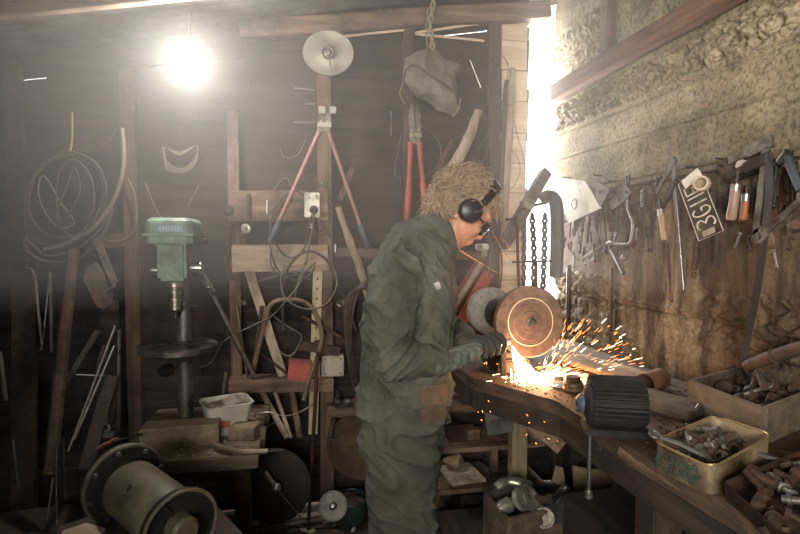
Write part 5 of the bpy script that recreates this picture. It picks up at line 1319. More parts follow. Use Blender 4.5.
# ---- nails and slits of metal
for i, (a, b, lb) in enumerate((((294, 88), (315, 90), 'pale level spike in the wall below the dish, upper of three'), ((305, 104), (315, 104), 'short pale spike, middle of the three below the dish'), ((294, 122), (315, 123), 'thin pale spike, lowest of the three below the dish'), ((470, 60), (481, 88), 'pale slanting rod on the wall right of the canvas bag'), ((391, 111), (391, 136), 'thin upright rod left of the closed bolt cutters'), ((372, 20), (384, 2), 'pale wire stay rising to the roof'))):
    T(MB().cyl(B(*a, .03), B(*b, .03), .0035 if i < 4 else .002, 8), 'metal_rod', steel, lb, 'rod')
# ---- canvas bag hanging from a rope
t = thing('canvas_bag', 'grey canvas bag hanging from a knotted rope under the eaves', 'bag')
c = B(431, 84, .20); s_ = mpp(c)
def bagp(px, py, o=0): return B(px, py, .2 + o)
m = MB()
loft(m, [(bagp(*q[0]), pdir(*q[1]), q[2] * s_, YV, q[3]) for q in (((433, 52), (1, .15), 7, .02), ((432, 56), (1, .2), 16, .045), ((431, 66), (1, .28), 25, .075), ((431, 78), (1, .36), 30, .09), ((431, 90), (1, .42), 32, .095), ((434, 100), (1, .44), 29, .08), ((438, 106), (1, .5), 20, .045))], 28)
m.ball(bagp(440, 68, .02), (.10, .06, .05))
def bagf(co, n_):
    k = co - c; w = noise.noise_vector(co * 5) * .05
    return .016 * ((1 - abs(noise.noise((V((k.x * 1.5 + k.z * .4, co.y * .6, k.z * .5)) + w) * 9))) ** 3 - .5) + .006 * noise.noise(co * 22)
fuse(m, 'bag_body', canvas, t, .008, 5, bagf)
MB().tube(spline([bagp(402, 86, .10), bagp(407, 68, .11), bagp(417, 66, .12), bagp(432, 76, .13), bagp(450, 88, .12), bagp(461, 98, .09)], 5), .0045, 8).build('piped_seam', steel_dk, t)
MB().tube(spline([bagp(461, 98, .08), bagp(458, 110, .06), bagp(452, 117, .04)], 5), .0035, 8).build('edge_cord', rope_m, t)
MB().tube(spline([bagp(402, 86, .1), bagp(400, 94, .08), bagp(405, 104, .05)], 5), .0035, 8).build('edge_cord', rope_m, t)
chain('rope', [B(434, -4, .2), B(432, 12, .2), B(430, 26, .2), B(432, 40, .2), B(433, 54, .2)], .009, .03, rope_m, 'knotted twisted rope holding up the canvas bag', 'rope')
cable('rope', [(428, 8), (426, 30), (428, 52)], .003, rope_m, 'thin cord beside the knotted rope', 'cord', off=.2)
for i, (a, b, lb) in enumerate((((415, 33), (482, 23), 'pale upper strip imitating a daylight slit right of the bag rope'), ((415, 34), (484, 41), 'pale strip imitating the daylight slit crossing below it under the eaves'), ((330, 38), (404, 30), 'long pale strip imitating a daylight slit right of the dish'))):
    T(MB().beam(B(*a, .04), B(*b, .04), .012, .008, (0, -1, 0), 5, .001), 'lath', glare_board, lb, 'lath')  # pale strips stand in for slits of daylight, brightness put into the colour
# ---- driftwood poles, oars
def pole(name, pts, rr_, mt, label, off=.12, cat='pole'):
    p = spline([B(*q, off) for q in pts], 6); T(MB().tube(p, rads(rr_, len(p)), 12, flat=.8), name, mt, label, cat, rough=.006, rs=14)
pole('driftwood_pole', [(478, 110), (470, 135), (455, 165), (440, 190), (425, 215)], [.020, .030, .032, .028, .026], wood_grey, 'thick pale driftwood pole slanting behind the head')
pole('wood_stake', [(338, 207), (350, 240), (362, 275), (372, 305)], [.018, .020, .021, .022], mat('yellow_bamboo', '6f634d', '8f8066', 4, .7, 0, .5, (10, 10, 1.5), '5c4a33', .35), 'yellowish knotty stake leaning behind the back', cat='stake')
pole('wood_stake', [(452, 140), (436, 176), (428, 200)], [.012, .014, .015], wood_red, 'brown stake in shadow beside the driftwood pole', .06, 'stake')
# ---- corner post with wires and upright sticks
pole('wood_pole', [(513, 68), (511, 110), (508, 160), (505, 215), (503, 250)], [.016, .018, .017, .018, .018], wood_grey, 'weathered grey pole standing in front of the pale boards', .11)
pole('wood_pole', [(507, 80), (505, 100), (504, 130), (501, 190)], [.014, .014, .013, .013], wood_z, 'shorter brown pole left of the weathered grey one', .08)
cable('wire', [(498, 56), (490, 66), (488, 90), (492, 120), (488, 150), (478, 170)], .0022, steel_dk, 'pale wire looping down the left of the corner post', 'wire', off=.10)
cable('wire', [(492, 58), (502, 56), (508, 66), (506, 86), (498, 108), (500, 140), (497, 170)], .0022, cable_m, 'grey wire looping down the right of the corner post', 'wire', off=.11)
cable('wire', [(500, 108), (490, 130), (478, 150), (466, 172)], .0016, steel_dk, 'thin wire slanting from the post towards the head', 'wire', off=.09)
cable('wire', [(512, 110), (516, 130), (522, 152), (526, 168)], .0016, cable_dk, 'thin dark wire on the pale corner boards', 'wire', off=.06)
cable('wire', [(511, 150), (518, 158), (520, 172), (514, 186), (508, 190)], .0016, cable_dk, 'small wire loop low on the pale corner boards', 'wire', off=.06)
cable('wire', [(494, 60), (486, 80), (490, 100), (496, 80), (500, 66), (494, 58)], .0018, cable_m, 'narrow wire loop hung at the top of the corner post', 'wire', off=.12)
cable('rope', [(496, 170), (500, 200), (498, 235), (502, 262), (500, 290)], .004, cable_dk, 'dark cord hanging below the corner post behind the face', 'cord', off=.12)
cable('rope', [(488, 230), (490, 260), (486, 285), (492, 300)], .003, cable_m, 'grey cord hanging between face and grinder', 'cord', off=.14)
T(MB().box(B(487, 176, .10), (.05, .03, .05)), 'junction_box', steel_dk, 'grey clip box on the corner post behind the head', 'box', bevel=.006)
t = thing('wall_clamp', 'white metal clamp on the wall just beyond the face', 'clamp'); c = B(482, 247, .16)
MB().box(c, (.07, .03, .035)).build('body', white_p, t, bevel=.006); MB().cyl(c + V((-.02, -.015, .0)), c + V((-.02, -.03, 0)), .014, 16).build('knob', steel, t); MB().box(c + V((.01, -.004, -.03)), (.03, .02, .04)).build('foot', steel, t, bevel=.004)
# boards leaning behind the grinder: faded red planks
def lean(a, b, w, mt, lb, off=.22, th=.018):
    T(MB().beam(B(*a, off), B(*b, off), w, th, (0, -1, 0), 4, .001), 'plank', mt, lb, 'board', bevel=.002)
lean((479, 264), (449, 312), .055, red_dull, 'faded red plank leaning behind the grinder, upper of two')
lean((489, 272), (455, 334), .060, redp, 'redder plank leaning behind the grinder, lower of two', .26)
lean((482, 262), (444, 322), .022, wood_grey, 'grey lath leaning between the two red planks', .29)
lean((340, 200), (352, 168), .03, wood_z, 'short brown board by the right grip of the open bolt cutters', .05)
T(MB().loop_prism([B(385, 185, .03), B(402, 165, .03), B(402, 205, .03), B(394, 202, .03)], (0, -.004, 0)), 'tar_paper', rubber, 'torn dark tar paper flap left of the closed bolt cutters', 'tar paper')
# ---- coil of hoses behind the back
for i in range(9):
    w = 4 + 2.2 * i; tint = [cable_dk, cable_m, cable_dk][i % 3]
    pts = [(366 - i * .5, 280 + i, .15 + .008 * i), (358 - w * .55, 300, .15 + .008 * i), (352 - w * .3, 335, .15 + .008 * i), (355 - w * .2, 370, .16 + .008 * i), (362 - w * .1, 395 + i, .16), (370, 385, .14), (372, 340, .12), (371, 300, .12)]
    cable('hose_loop', pts, .0055, tint, ['innermost', 'second', 'third', 'fourth', 'fifth', 'sixth', 'seventh', 'eighth', 'outermost'][i] + ' loop of the hose coil hanging behind the back', 'hose', group='coiled hoses behind the back', closed=True)
T(MB().cyl(B(372, 276, .05), B(372, 276, .25), .006, 8), 'peg', rust, 'peg carrying the coil of hoses', 'peg')
# ---- lower right back wall: shelf bits left of the legs
t = thing('wall_shelf', 'short shelf board between rack and legs with rubbish on it', 'shelf'); z = B(352, 408, .15).z
MB().box((B(352, 405, .14).x, WY - .13, z), (.26, .2, .03)).build('board', wood_x, t, bevel=.003)
for i, (px, py, lb) in enumerate(((338, 402, 'small dark scrap left on the short shelf'), (348, 402, 'crumpled pale scrap on the short shelf'), (358, 401, 'brown scrap right on the short shelf'))):
    T(MB().ball(B(px, py, .18), (.03, .03, .018)), 'scrap', [iron, steel_dk, rust][i], lb, 'scrap', rough=.014, rs=30)
# ---- two round saw-like discs
def disc(name, px, py, off, r, mt, ax, label, cat, hub=None, hole=True):
    t = thing(name, label, cat); c = B(px, py, off); rm = r * mpp(c)
    MB().lathe([(0, -.003), (rm*.2, -.003), (rm*.98, -.0025), (rm, 0), (rm*.98, .0025), (rm*.3, .003), (rm*.22, .003), (0, .003)], c, ax, 64).build('disc', mt, t)
    MB().ring(c + V(ax).normalized() * .003, ax, rm * .9, .0025, 56, 6).build('raised_edge', mt, t)
    if hub: MB().lathe([(0, 0), (.02, 0), (.018, .012), (.010, .03), (0, .032)], c + V(ax).normalized() * .003 + V(hub), ax, 16).build('hub', steel, t)
    return t
disc('saw_disc', 359, 447, .22, 33, mat('rusty_disc', '3f2e26', '5e4737', 7, .6, .4, .2, dirt='33241b', dirt_amt=.35), (-.35, -1, .1), 'big rusty disc leaning half behind the legs', 'disc', hub=(.03, 0, 0))
disc('iron_disc', 274, 486, .45, 37, mat('dark_iron_disc', '1d1916', '33291f', 7, .55, .4, .2, dirt='14100e', dirt_amt=.3), (-.15, -1, .15), 'large black disc standing on the floor under the plank bench', 'disc')
disc('cast_plate', 333, 506, .40, 14.5, steel_dk, (-.1, -.8, .5), 'small grey round plate lying at the foot of the rack', 'plate', hub=(0, 0, 0))
# hooked steel stay in front of the black disc
t = thing('steel_stay', 'steel stay with a hooked joint in front of the black disc', 'stay')
MB().tube(spline([B(265, 472, .52), B(269, 478, .53), B(275, 486, .54)], 4), .010, 10).build('hook', steel, t, rough=.002)
MB().ball(B(276, 488, .55), (.022, .018, .020)).build('joint', steel, t, rough=.004)
MB().cyl(B(278, 490, .55), B(303, 520, .5), .004, 8).build('rod', steel, t)
# tall pipe standing in front of the rack, poles on the floor
a, b = B(318, 352, .28), B(308, 534, .42); b = H(308, 531, .01)
T(MB().tube([a, a.lerp(b, .5), b], .009, 10), 'steel_pipe', rust_dk, 'tall thin dark pipe standing in front of the right rack post', 'pipe')
def floorpole(a, b, r, mt, lb, nm='wood_pole', z=.03): T(MB().tube(spline([H(*a, z), H((a[0]+b[0])/2, (a[1]+b[1])/2 - 1, z + .01), H(*b, z + .005)], 5), r, 10), nm, mt, lb, 'pole', rough=.003, rs=20)
floorpole((228, 528), (348, 511), .016, wood_grey, 'long pale pole lying on the floor in front of the discs')
floorpole((250, 533), (330, 518), .010, wood_z, 'thin brown pole on the floor just before the pale one')
# green pot at the person's feet
t = thing('enamel_pot', 'dark green enamel pot at the foot of the boiler suit', 'pot'); c = H(352, 532, .0); c = V((c.x, c.y + .1, 0))
gp = mat('dark_green_enamel', '1c2b28', '2b3d38', 8, .35, 0, .1, dirt='1f2a26', dirt_amt=.3)
MB().lathe([(0, 0), (.075, 0), (.09, .03), (.09, .12), (.095, .125), (.088, .125), (.083, .12), (.08, .03), (0, .02)], c, Z3, 36).build('body', gp, t)
MB().ring(c + Z3 * .125, Z3, .092, .004, 36).build('rim', gp, t)
T(MB().ball(c + Z3 * .10, (.075, .075, .03)), 'gravel_fill', rust, 'heap of brown swarf inside the green pot', 'swarf', rough=.02, rs=40)
for i in range(26):
    c = H(rd.uniform(300, 450), rd.uniform(515, 533), .015)
    lb = 'broken brown wood chip on the floor by the green pot'
    o = T(MB().box((0, 0, 0), (rd.uniform(.02, .06), rd.uniform(.012, .03), .012), None, rd.uniform(.6, 1)), 'wood_chip', [wood_x, rust, wood_grey][i % 3], lb, 'wood chip', 'wood chips on the floor by the pot', bevel=.002); o.location = c; o.rotation_euler = (rd.uniform(-.3, .3), 0, rd.uniform(0, 6)); o['placed'] = 1
# ================================================================ LEFT SIDE
# ---- low plank bench carrying the drill press
LZ = .60
A0, A1 = H(150, 462, LZ), H(257, 457, LZ)
lb_ = thing('low_plank_bench', 'low rough plank bench carrying the green drill press', 'bench')
yb = WY - .12
m = MB(); x0, x1 = A0.x - .12, A1.x
for k in range(4):
    y0 = A0.y + .0 + (yb - A0.y) * k / 4; y1 = A0.y + (yb - A0.y) * (k + 1) / 4 - .006
    m.box(((x0 + x1) / 2, (y0 + y1) / 2, LZ - .0275), (x1 - x0 + .03 * (k % 2), y1 - y0, .055))
m.build('top', mat('dusty_bench_planks', '55473a', '80705c', 3, .9, 0, .9, (1, 9, 9), '3a2f26', .35, bscale=50), lb_, bevel=.004, rough=.003, rs=9)
for x in (x0 + .06, x1 - .06):
    for y in (A0.y + .05, yb - .06): MB().beam((x, y, 0), (x, y, LZ - .055), .06, .06, (0, -1, 0)).build('leg', dark_wood, lb_, bevel=.004)
# timber blocks
a = H(179, 449, LZ)
M_ = Matrix.Rotation(.05, 3, 'Z')
T(MB().box(a + V((0, .05, .045)), (.295, .10, .088), M_), 'timber_block', wood_pale, 'squared pale timber block at the front of the plank bench', 'wood block', bevel=.004, rough=.003)
a = H(186, 466, LZ - .0); T(MB().box(H(176, 470, .52) + V((0, .04, 0)), (.33, .08, .06), M_), 'timber_block', mat('mossy_timber', '4a4636', '6d6850', 3, .9, 0, .8, (1, 9, 9), '2f2b20', .4), 'mossy green-brown timber under the squared block', 'wood block', bevel=.004)
a = H(244, 440, LZ); T(MB().box(a + V((0, .03, .028)), (.11, .08, .052), Matrix.Rotation(-.3, 3, 'Z')), 'timber_offcut', wood_pale, 'small pale wood offcut right of the plastic tub', 'wood block', bevel=.003, rough=.002)
T(MB().tube(spline([H(216, 446, LZ + .015), H(228, 450, LZ + .015), H(245, 452, LZ + .018), H(268, 451, LZ + .02)], 4), [.014] * 5 + [.012] * 5 + [.010] * 3, 12), 'caulking_tube', mat('brass_grey_tube', '5d5342', '857762', 12, .5, .5, .3), 'tapered grey tube lying on the bench edge right of the block', 'tube')
T(MB().tube([H(262, 452, LZ + .018), H(284, 450, LZ + .018)], .004, 8), 'metal_rod', iron, 'short dark rod poking out beyond the tapered tube', 'rod')
# plastic tub with junk
t = thing('plastic_tub', 'dusty white plastic tub with rags on the plank bench', 'tub')
tm = mat('dusty_white_plastic', 'a49d90', 'c9c3b6', 8, .45, 0, .15, dirt='7a7061', dirt_amt=.35)
c = H(224, 438, LZ); ang = .35; Rt = Matrix.Rotation(ang, 3, 'Z'); c = V((c.x, c.y + .09, LZ))
def sqr(hw, hd, z, r=.03, n=5):
    out = []
    for sx, sy, a0 in ((1, 1, 0), (-1, 1, PI/2), (-1, -1, PI), (1, -1, 1.5*PI)):
        for j in range(n + 1):
            a = a0 + PI/2 * j / n; out.append(c + Rt @ V((sx*(hw - r) + r*math.cos(a), sy*(hd - r) + r*math.sin(a), z)))
    return out
def skin_rings(rings, close=True):
    m = MB(); n = len(rings[0])
    for r_ in rings: m.v += [V(q) for q in r_]
    for j in range(len(rings) - 1): m.f += [(j*n+i, j*n+(i+1) % n, (j+1)*n+(i+1) % n, (j+1)*n+i) for i in range(n)]
    if close: m.f += [tuple(range(n-1, -1, -1)), tuple((len(rings)-1)*n+i for i in range(n))]
    return m
skin_rings([sqr(.075, .062, 0), sqr(.098, .082, .13), sqr(.096, .080, .13), sqr(.073, .060, .006)]).build('body', tm, t)
MB().tube(sqr(.101, .085, .130), .004, 6, True).build('rim', tm, t)
MB().box(c + Rt @ V((-.03, -.079, .055)), (.045, .003, .028), Rt @ Matrix.Rotation(-.18, 3, 'X')).build('red_label', mat('faded_red_label', '8e4a3c', 'a86452', 20, .6), t)
T(MB().ball(c + Z3 * .118, (.072, .058, .022), Rt), 'rag', mat('grimy_rag', '6e675c', '989082', 12, .95, 0, .6, dirt='46403a', dirt_amt=.3), 'crumpled dusty rag filling the plastic tub', 'rag', rough=.018, rs=28)
# shavings on the bench
m = MB()
for i in range(260):
    c2 = V((rd.uniform(x0 + .1, x1 - .02), rd.uniform(A0.y + .02, yb - .1), LZ + .003)); s_ = rd.uniform(.003, .010); m.box(c2, (s_ * rd.uniform(1, 3), s_, s_ * .5), Matrix.Rotation(rd.uniform(0, 6), 3, 'Z'))
o = T(m, 'wood_debris', wood_grey, 'crumbs and shavings scattered over the plank bench', 'debris'); o['kind'] = 'stuff'

# ---- drill press
dp = thing('drill_press', 'pale green drill press with a blue badge and round table', 'drill press')
DY = 2.36
def DPx(px, py, dy=0): return Y(px, py, DY + dy)
hc = DPx(174, 232); s_ = mpp(hc); hx = hc.x
zt = lambda py: DPx(174, py).z
cx = DPx(179, 300).x
MB().cyl((cx + .004, DY + .075, LZ + .02), (cx + .004, DY + .075, zt(240)), .034, 28).build('column', steel_dk, dp)
MB().box((cx, DY + .02, LZ + .012), (.20, .26, .024)).build('base', iron, dp, bevel=.005)
# head
m = MB(); m.box((hx, DY + .01, (zt(241) + zt(280)) / 2), (27 * s_, .14, zt(241) - zt(280)))
m.build('head', greenp, dp, bevel=.012, rough=.0015)
MB().box((hx, DY + .01, zt(244)), (30 * s_, .16, 3 * s_)).build('head_collar', greenp, dp, bevel=.003)
def octo(w0, w1, h0, h1, z0_, z1_):
    m = MB(); r0, r1 = [], []
    for w, z, o in ((w0, z0_, r0), (w1, z1_, r1)):
        for sx, sy in ((1,-1),(1,1),(-1,1),(-1,-1)):
            k = w * .18
            if sx * sy < 0: o += [(hx + sx*(w - k) * 1.0, DY + .02 + sy * (h0 if w == w0 else h1), z), (hx + sx*w, DY + .02 + sy * ((h0 if w == w0 else h1) - k), z)] if sx > 0 else [(hx + sx*(w - k), DY + .02 + sy*(h0 if w == w0 else h1), z), (hx + sx*w, DY + .02 + sy*((h0 if w == w0 else h1) - k), z)]
            else: o += [(hx + sx*w, DY + .02 + sy * ((h0 if w == w0 else h1) - k), z), (hx + sx*(w - k), DY + .02 + sy*(h0 if w == w0 else h1), z)]
    return m, r0, r1
def cover(w, d, z0_, z1_, w2, d2):
    def rr_(w, d, z):
        k = min(w, d) * .22; return [V((hx + x, DY + .03 + y, z)) for x, y in ((w-k, -d), (w, -d+k), (w, d-k), (w-k, d), (-w+k, d), (-w, d-k), (-w, -d+k), (-w+k, -d))]
    return skin_rings([rr_(w, d, z0_), rr_(w, d, (z0_ * .25 + z1_ * .75)), rr_(w2, d2, z1_)])
cover(21.5*s_, .13, zt(243.5), zt(236), 21.5*s_, .13).build('lower_cover', greenp, dp, bevel=.003)
MB().box((hx, DY + .03, zt(235)), (47.5*s_, .285, 2.0*s_)).build('cover_lip', greenp, dp, bevel=.003)
cover(21.5*s_, .13, zt(234), zt(218.5), 18*s_, .11).build('belt_cover', greenp, dp, bevel=.004, rough=.0015)
bc_ = V((hx + 1.5*s_, DY + .03 - .1315, zt(229)))
MB().box(bc_, (22*s_, .004, 6.2*s_)).build('badge', mat('blue_badge', '4d7f96', '6d9fb3', 10, .4, 0, .1, dirt='9fb3b3', dirt_amt=.2), dp, bevel=.001)
for i, w_ in enumerate((2.4, 1.2, 2.0, 1.6, 2.2, 1.4, 1.8)):
    MB().box(bc_ + V(((-8.5 + i * 2.7) * s_, -.003, (.2 if i % 2 else -.2) * s_)), (w_ * s_ * .7, .002, 2.6 * s_)).build('badge_mark', white_p, dp)
# spindle, chuck, handles, quill
MB().lathe([(0, 0), (.030, 0), (.034, .006), (.034, .024), (.026, .026), (.026, .034), (.031, .036), (.031, .052), (.024, .054), (.024, .066), (.029, .068), (.029, .084), (.022, .086), (.022, .104), (.027, .106), (.027, .120), (.016, .128), (0, .13)][::1], (hx, DY + .0, zt(281)), (0, 0, -1), 28).build('chuck', steel, dp)
MB().cyl((hx, DY, zt(308)), (hx, DY, zt(318)), .008, 12).build('drill_bit', steel_dk, dp)
MB().cyl((hx - 12*s_, DY, zt(270)), (hx - 22*s_, DY, zt(270)), .012, 14).build('spring_cap', steel, dp)
hb_ = V((hx + 14*s_, DY, zt(268))); MB().lathe([(0, 0), (.020, 0), (.022, .01), (.022, .034), (.027, .036), (.027, .05), (.012, .056), (0, .056)], hb_, (1, 0, 0), 20).build('feed_hub', bright, dp)
for (px, py), dy in (((205, 241), -.03), ((214, 292), -.05), ((196, 275), .10)):
    a, b = hb_ + V((.045, 0, 0)), DPx(px, py, dy); h_ = MB().cyl(a, b, .0055, 10).build('feed_lever', steel, dp); MB().ball(b, (.013, .013, .013), None, 14, 10).build('lever_knob', rubber, h_)
MB().cyl((cx + .03, DY - .0, zt(306)), (cx + .075, DY - .02, zt(306)), .005, 8).build('lock_lever', steel, dp)
# round table
rt = 37.5 * s_; tz = zt(343)
MB().lathe([(0, .0), (rt*.97, 0), (rt, -.005), (rt, -.024), (rt*.94, -.030), (rt*.5, -.036), (.05, -.06), (0, -.06)], (cx, DY - .03, tz), Z3, 64).build('round_table', steel_dk, dp)
for k in range(4):
    a = PI/4 + k * PI/2; d = V((math.cos(a), math.sin(a), 0)); MB().beam(V((cx, DY - .03, tz + .0008)) + d * rt * .3, V((cx, DY - .03, tz + .0008)) + d * rt * .85, .012, .002, Z3).build('table_slot', iron, dp)
MB().ring((cx, DY - .03, tz + .0015), Z3, rt * .9, .002, 48, 6).build('table_groove', steel_dk, dp)
MB().box((cx, DY + .05, tz - .05), (.075, .10, .07)).build('table_bracket', rust_dk, dp, bevel=.006)
MB().lathe([(0, 0), (.028, 0), (.028, .03), (.020, .05), (0, .05)], (cx - .05, DY + .04, tz - .12), (-.5, -.8, 0), 18).build('clamp_knob', iron, dp)

# ---- left stack of leaning bars
bar('iron_pipe', (73, 250, .22), (50, 474, .50), .026, rust, 'thick brown pipe leaning at the left, top against the coil', 'pipe')
bar('steel_bar', (115, 326, .25), (68, 452, .55), .006, bright, 'bright thin rod leaning, left of the parallel pair', 'rod')
bar('steel_bar', (114, 346, .26), (74, 440, .52), .006, bright, 'bright thin rod leaning, right of the parallel pair', 'rod')
bar('steel_bar', (119, 330, .2), (118, 430, .24), .009, steel_dk, 'upright ribbed steel rod left of the stud', 'rod')
bar('steel_bar', (50, 275, .3), (52, 352, .3), .007, steel_dk, 'short bright upright rod left of the thick pipe', 'rod')
bar('steel_bar', (56, 424, .55), (57, 540, .6), .004, bright, 'very thin upright rod at the lower left', 'rod')
bar('steel_bar', (13, 440, .5), (19, 490, .5), .003, steel, 'thin glinting wire near the lower left edge', 'wire')
bar('steel_bar', (0, 352, .4), (6, 400, .4), .008, steel_dk, 'pale bar end at the left edge', 'bar')
bar('iron_bar', (98, 330, .22), (62, 390, .35), .012, iron, 'dark flat bar leaning under the plate bracket', 'bar', square=.008)
bar('wood_plank', (112, 376, .28), (86, 470, .5), .028, dark_wood, 'dark narrow board leaning between rods and stud', 'board', square=.02)
bar('iron_bar', (104, 345, .25), (90, 400, .3), .008, rust, 'brown bar leaning just behind the bright pair', 'bar')
bar('iron_bar', (63, 438, .5), (66, 500, .55), .007, iron, 'dark bar right beside the very thin upright rod', 'bar')
bar('iron_rod', (62, 374, .3), (108, 376, .28), .003, steel, 'level glinting wire across the leaning bars', 'wire')
cable('bent_rod', [(26, 268, .2), (32, 270, .2), (36, 284, .22), (38, 310, .25), (42, 345, .3)], .006, steel_dk, 'curved pale rod hooked at the top, far left', 'rod')
cable('bent_rod', [(50, 272, .2), (47, 300, .22), (44, 330, .25), (41, 350, .3)], .003, steel, 'thin curved wire beside the hooked rod', 'wire')
bar('wood_post', (25, 262, .12), (24, 540, .2), .05, dark_wood, 'dark broad board upright at the far left', 'board', square=.03)
bar('iron_rod', (120, 378, .2), (110, 425, .28), .005, rust, 'short rusty rod by the foot of the stud', 'rod')
bar('steel_bar', (47, 520, .6), (53, 478, .58), .003, steel, 'tiny glinting wire low at the left', 'wire')
# casting with holes
t = thing('plate_bracket', 'grey-brown cast bracket with two holes hung by the left stud', 'bracket')
pb = [(86, 268), (97, 262), (104, 272), (108, 285), (114, 292), (113, 303), (104, 309), (97, 306), (90, 292), (84, 280)]
pm = mat('grey_brown_casting', '4c423a', '6f6358', 12, .7, .3, .4, dirt='33291f', dirt_amt=.3)
MB().loop_prism([B(x, y, .20) for x, y in pb], (0, -.012, 0)).build('plate', pm, t, bevel=.003, rough=.003)
for x, y in ((92, 284), (104, 299)): MB().cyl(B(x, y, .211), B(x, y, .214), .007, 12).build('hole', rubber, t)
MB().beam(B(97, 240, .18), B(115, 284, .22), .032, .014, (0, -1, 0)).build('arm', pm, t, bevel=.003)
MB().tube(spline([B(115, 284, .22), B(112, 288, .23), B(106, 292, .23)], 4), .008, 8).build('claw', pm, t)
MB().box(B(111, 306, .19), (.06, .03, .05)).build('foot', rust_dk, t, bevel=.004)
# ---- big hose coil at left
hm = mat('dusty_garden_hose', '37312a', '5a5147', 20, .6, 0, .2)
names_c = ['outermost loop of the big hose coil on the left wall', 'second loop of the big hose coil on the left wall', 'narrow inner loop of the big hose coil', 'sagging lower loop of the big hose coil', 'tilted loop crossing the big hose coil', 'small dark loop inside the big hose coil']
cl = [([(66, 156), (90, 160), (103, 182), (100, 210), (84, 232), (60, 238), (38, 228), (28, 205), (34, 178), (48, 162)], .0085, hm),
      ([(70, 152), (96, 164), (106, 192), (98, 222), (76, 244), (48, 246), (28, 232), (24, 204), (36, 172), (52, 156)], .0075, cable_dk),
      ([(74, 160), (90, 176), (94, 204), (86, 228), (72, 238), (60, 224), (56, 196), (60, 170)], .006, cable_dk),
      ([(26, 240), (48, 256), (74, 250), (98, 232), (112, 206), (104, 232), (80, 258), (48, 262), (28, 252)], .007, hm),
      ([(44, 176), (62, 205), (74, 222), (60, 228), (46, 214), (38, 192)], .004, cable_m),
      ([(74, 168), (80, 190), (70, 212), (60, 226), (56, 214), (66, 188)], .004, cable_dk)]
for i, (pts, r, mt_) in enumerate(cl): cable('hose_loop', [(x, y, .12 + .015 * i) for x, y in pts], r, mt_, names_c[i], 'hose', 8, group='big coiled hose on the left wall', closed=True)
cable('rubber_hose', [(122, 128), (124, 150), (122, 176), (114, 200), (104, 216), (92, 230), (78, 238), (62, 246), (44, 250)], .010, mat('pale_dusty_hose', '4f473e', '746a5e', 14, .6, 0, .2), 'pale hose sweeping down from the stud across the coil', 'hose', off=.17)
cable('rubber_hose', [(128, 178, .10), (136, 200, .10), (136, 225, .10), (128, 238, .1), (112, 242, .1), (100, 236, .1)], .005, cable_m, 'grey hose looped round the left stud', 'hose')
cable('rubber_hose', [(72, 112, .1), (72, 140, .1), (69, 156, .12)], .005, rope_m, 'cord the big hose coil hangs from', 'cord')
cable('rubber_hose', [(78, 150, .08), (92, 152, .08), (108, 142, .08), (116, 128, .08)], .004, cable_dk, 'dark cable swagged above the big hose coil', 'cable')
for i in range(4):
    cable('cable_loop', [(162 + i, 148 + 2 * i), (166, 160 + 2.6 * i), (176, 168 + i * 1.6), (188, 166 + i * 1.6), (197, 154 + 2 * i), (196, 146), (180, 152 + i), (166, 148)], .0028, cable_m, ['top', 'second', 'third', 'lowest'][i] + ' strand of the pale cable bundle behind the lamp glow', 'cable', group='pale cable bundle on the back wall', closed=True, off=.06 + .01 * i)
cable('wire', [(145, 182), (152, 200), (160, 216), (166, 222)], .003, cable_m, 'thin cord slanting to the top of the drill press', 'cord', off=.08)
cable('wire', [(199, 185), (192, 198), (186, 210)], .003, cable_m, 'short cord right above the drill press', 'cord', off=.08)
cable('wire', [(280, 150), (284, 157), (292, 158), (300, 152), (306, 138)], .003, cable_m, 'small loose loop of wire left of the bolt cutters', 'wire', off=.05)
cable('wire', [(272, 195), (278, 184), (286, 178), (291, 186)], .003, cable_m, 'little pale wire hook above the upper rack board', 'wire', off=.12)
# big dark tyre-like ring and odds low at the left behind bars
t = thing('small_vice', 'little pale clamp with a ring handle under the left stud', 'clamp'); c = B(106, 428, .4)
MB().ring(c, (0, -1, .2), .014, .004, 18).build('ring', steel, t); MB().cyl(c + V((0, 0, .012)), c + V((.004, 0, .05)), .006, 10).build('stem', steel_dk, t); MB().box(c + V((.01, 0, -.03)), (.05, .03, .02)).build('jaw', steel_dk, t, bevel=.003)
T(MB().beam(Y(98, 448, 2.0), Y(118, 438, 2.1), .016, .010, Z3), 'screwdriver', red_dull, 'short red-handled screwdriver lying left of the timber block', 'screwdriver', bevel=.003)
T(MB().tube([Y(112, 442, 2.05), Y(142, 434, 2.15)], .004, 8), 'metal_rod', iron, 'thin dark rod next to the short red screwdriver', 'rod')

# ---- the big old drum motor, front left
dm = thing('drum_motor', 'big old cream-grey flanged drum motor in the near left corner', 'motor')
c0, c1 = Y(122, 481, 1.76), Y(196, 540, 1.40); ax = (c1 - c0).normalized(); LL = (c1 - c0).length; s0 = mpp((c0 + c1) / 2)
dmm = mat('cream_grey_worn_paint', '443e33', '6c634f', 7, .55, .1, .3, dirt='3a3328', dirt_amt=.45)
dmd = mat('blackened_iron_casting', '1a1714', '322c25', 12, .6, .4, .4)
rB = .084
MB().lathe([(0, .05), (rB * .86, .05), (rB, .075), (rB, LL * .72), (rB * .92, LL * .76), (rB * .5, LL * .78), (0, LL * .78)], c0, ax, 56).build('barrel', dmm, dm)
MB().lathe([(0, 0), (.05, 0), (.112, -.004), (.120, .004), (.120, .022), (.112, .030), (.05, .034), (0, .034)], c0, ax, 60).build('back_flange', dmd, dm)
MB().ring(c0 + ax * .018, ax, .112, .010, 60, 8, 1.0).build('flange_rim', dmm, dm)
MB().lathe([(0, .034), (.075, .034), (.080, .05), (0, .052)], c0, ax, 40).build('back_boss', dmd, dm)
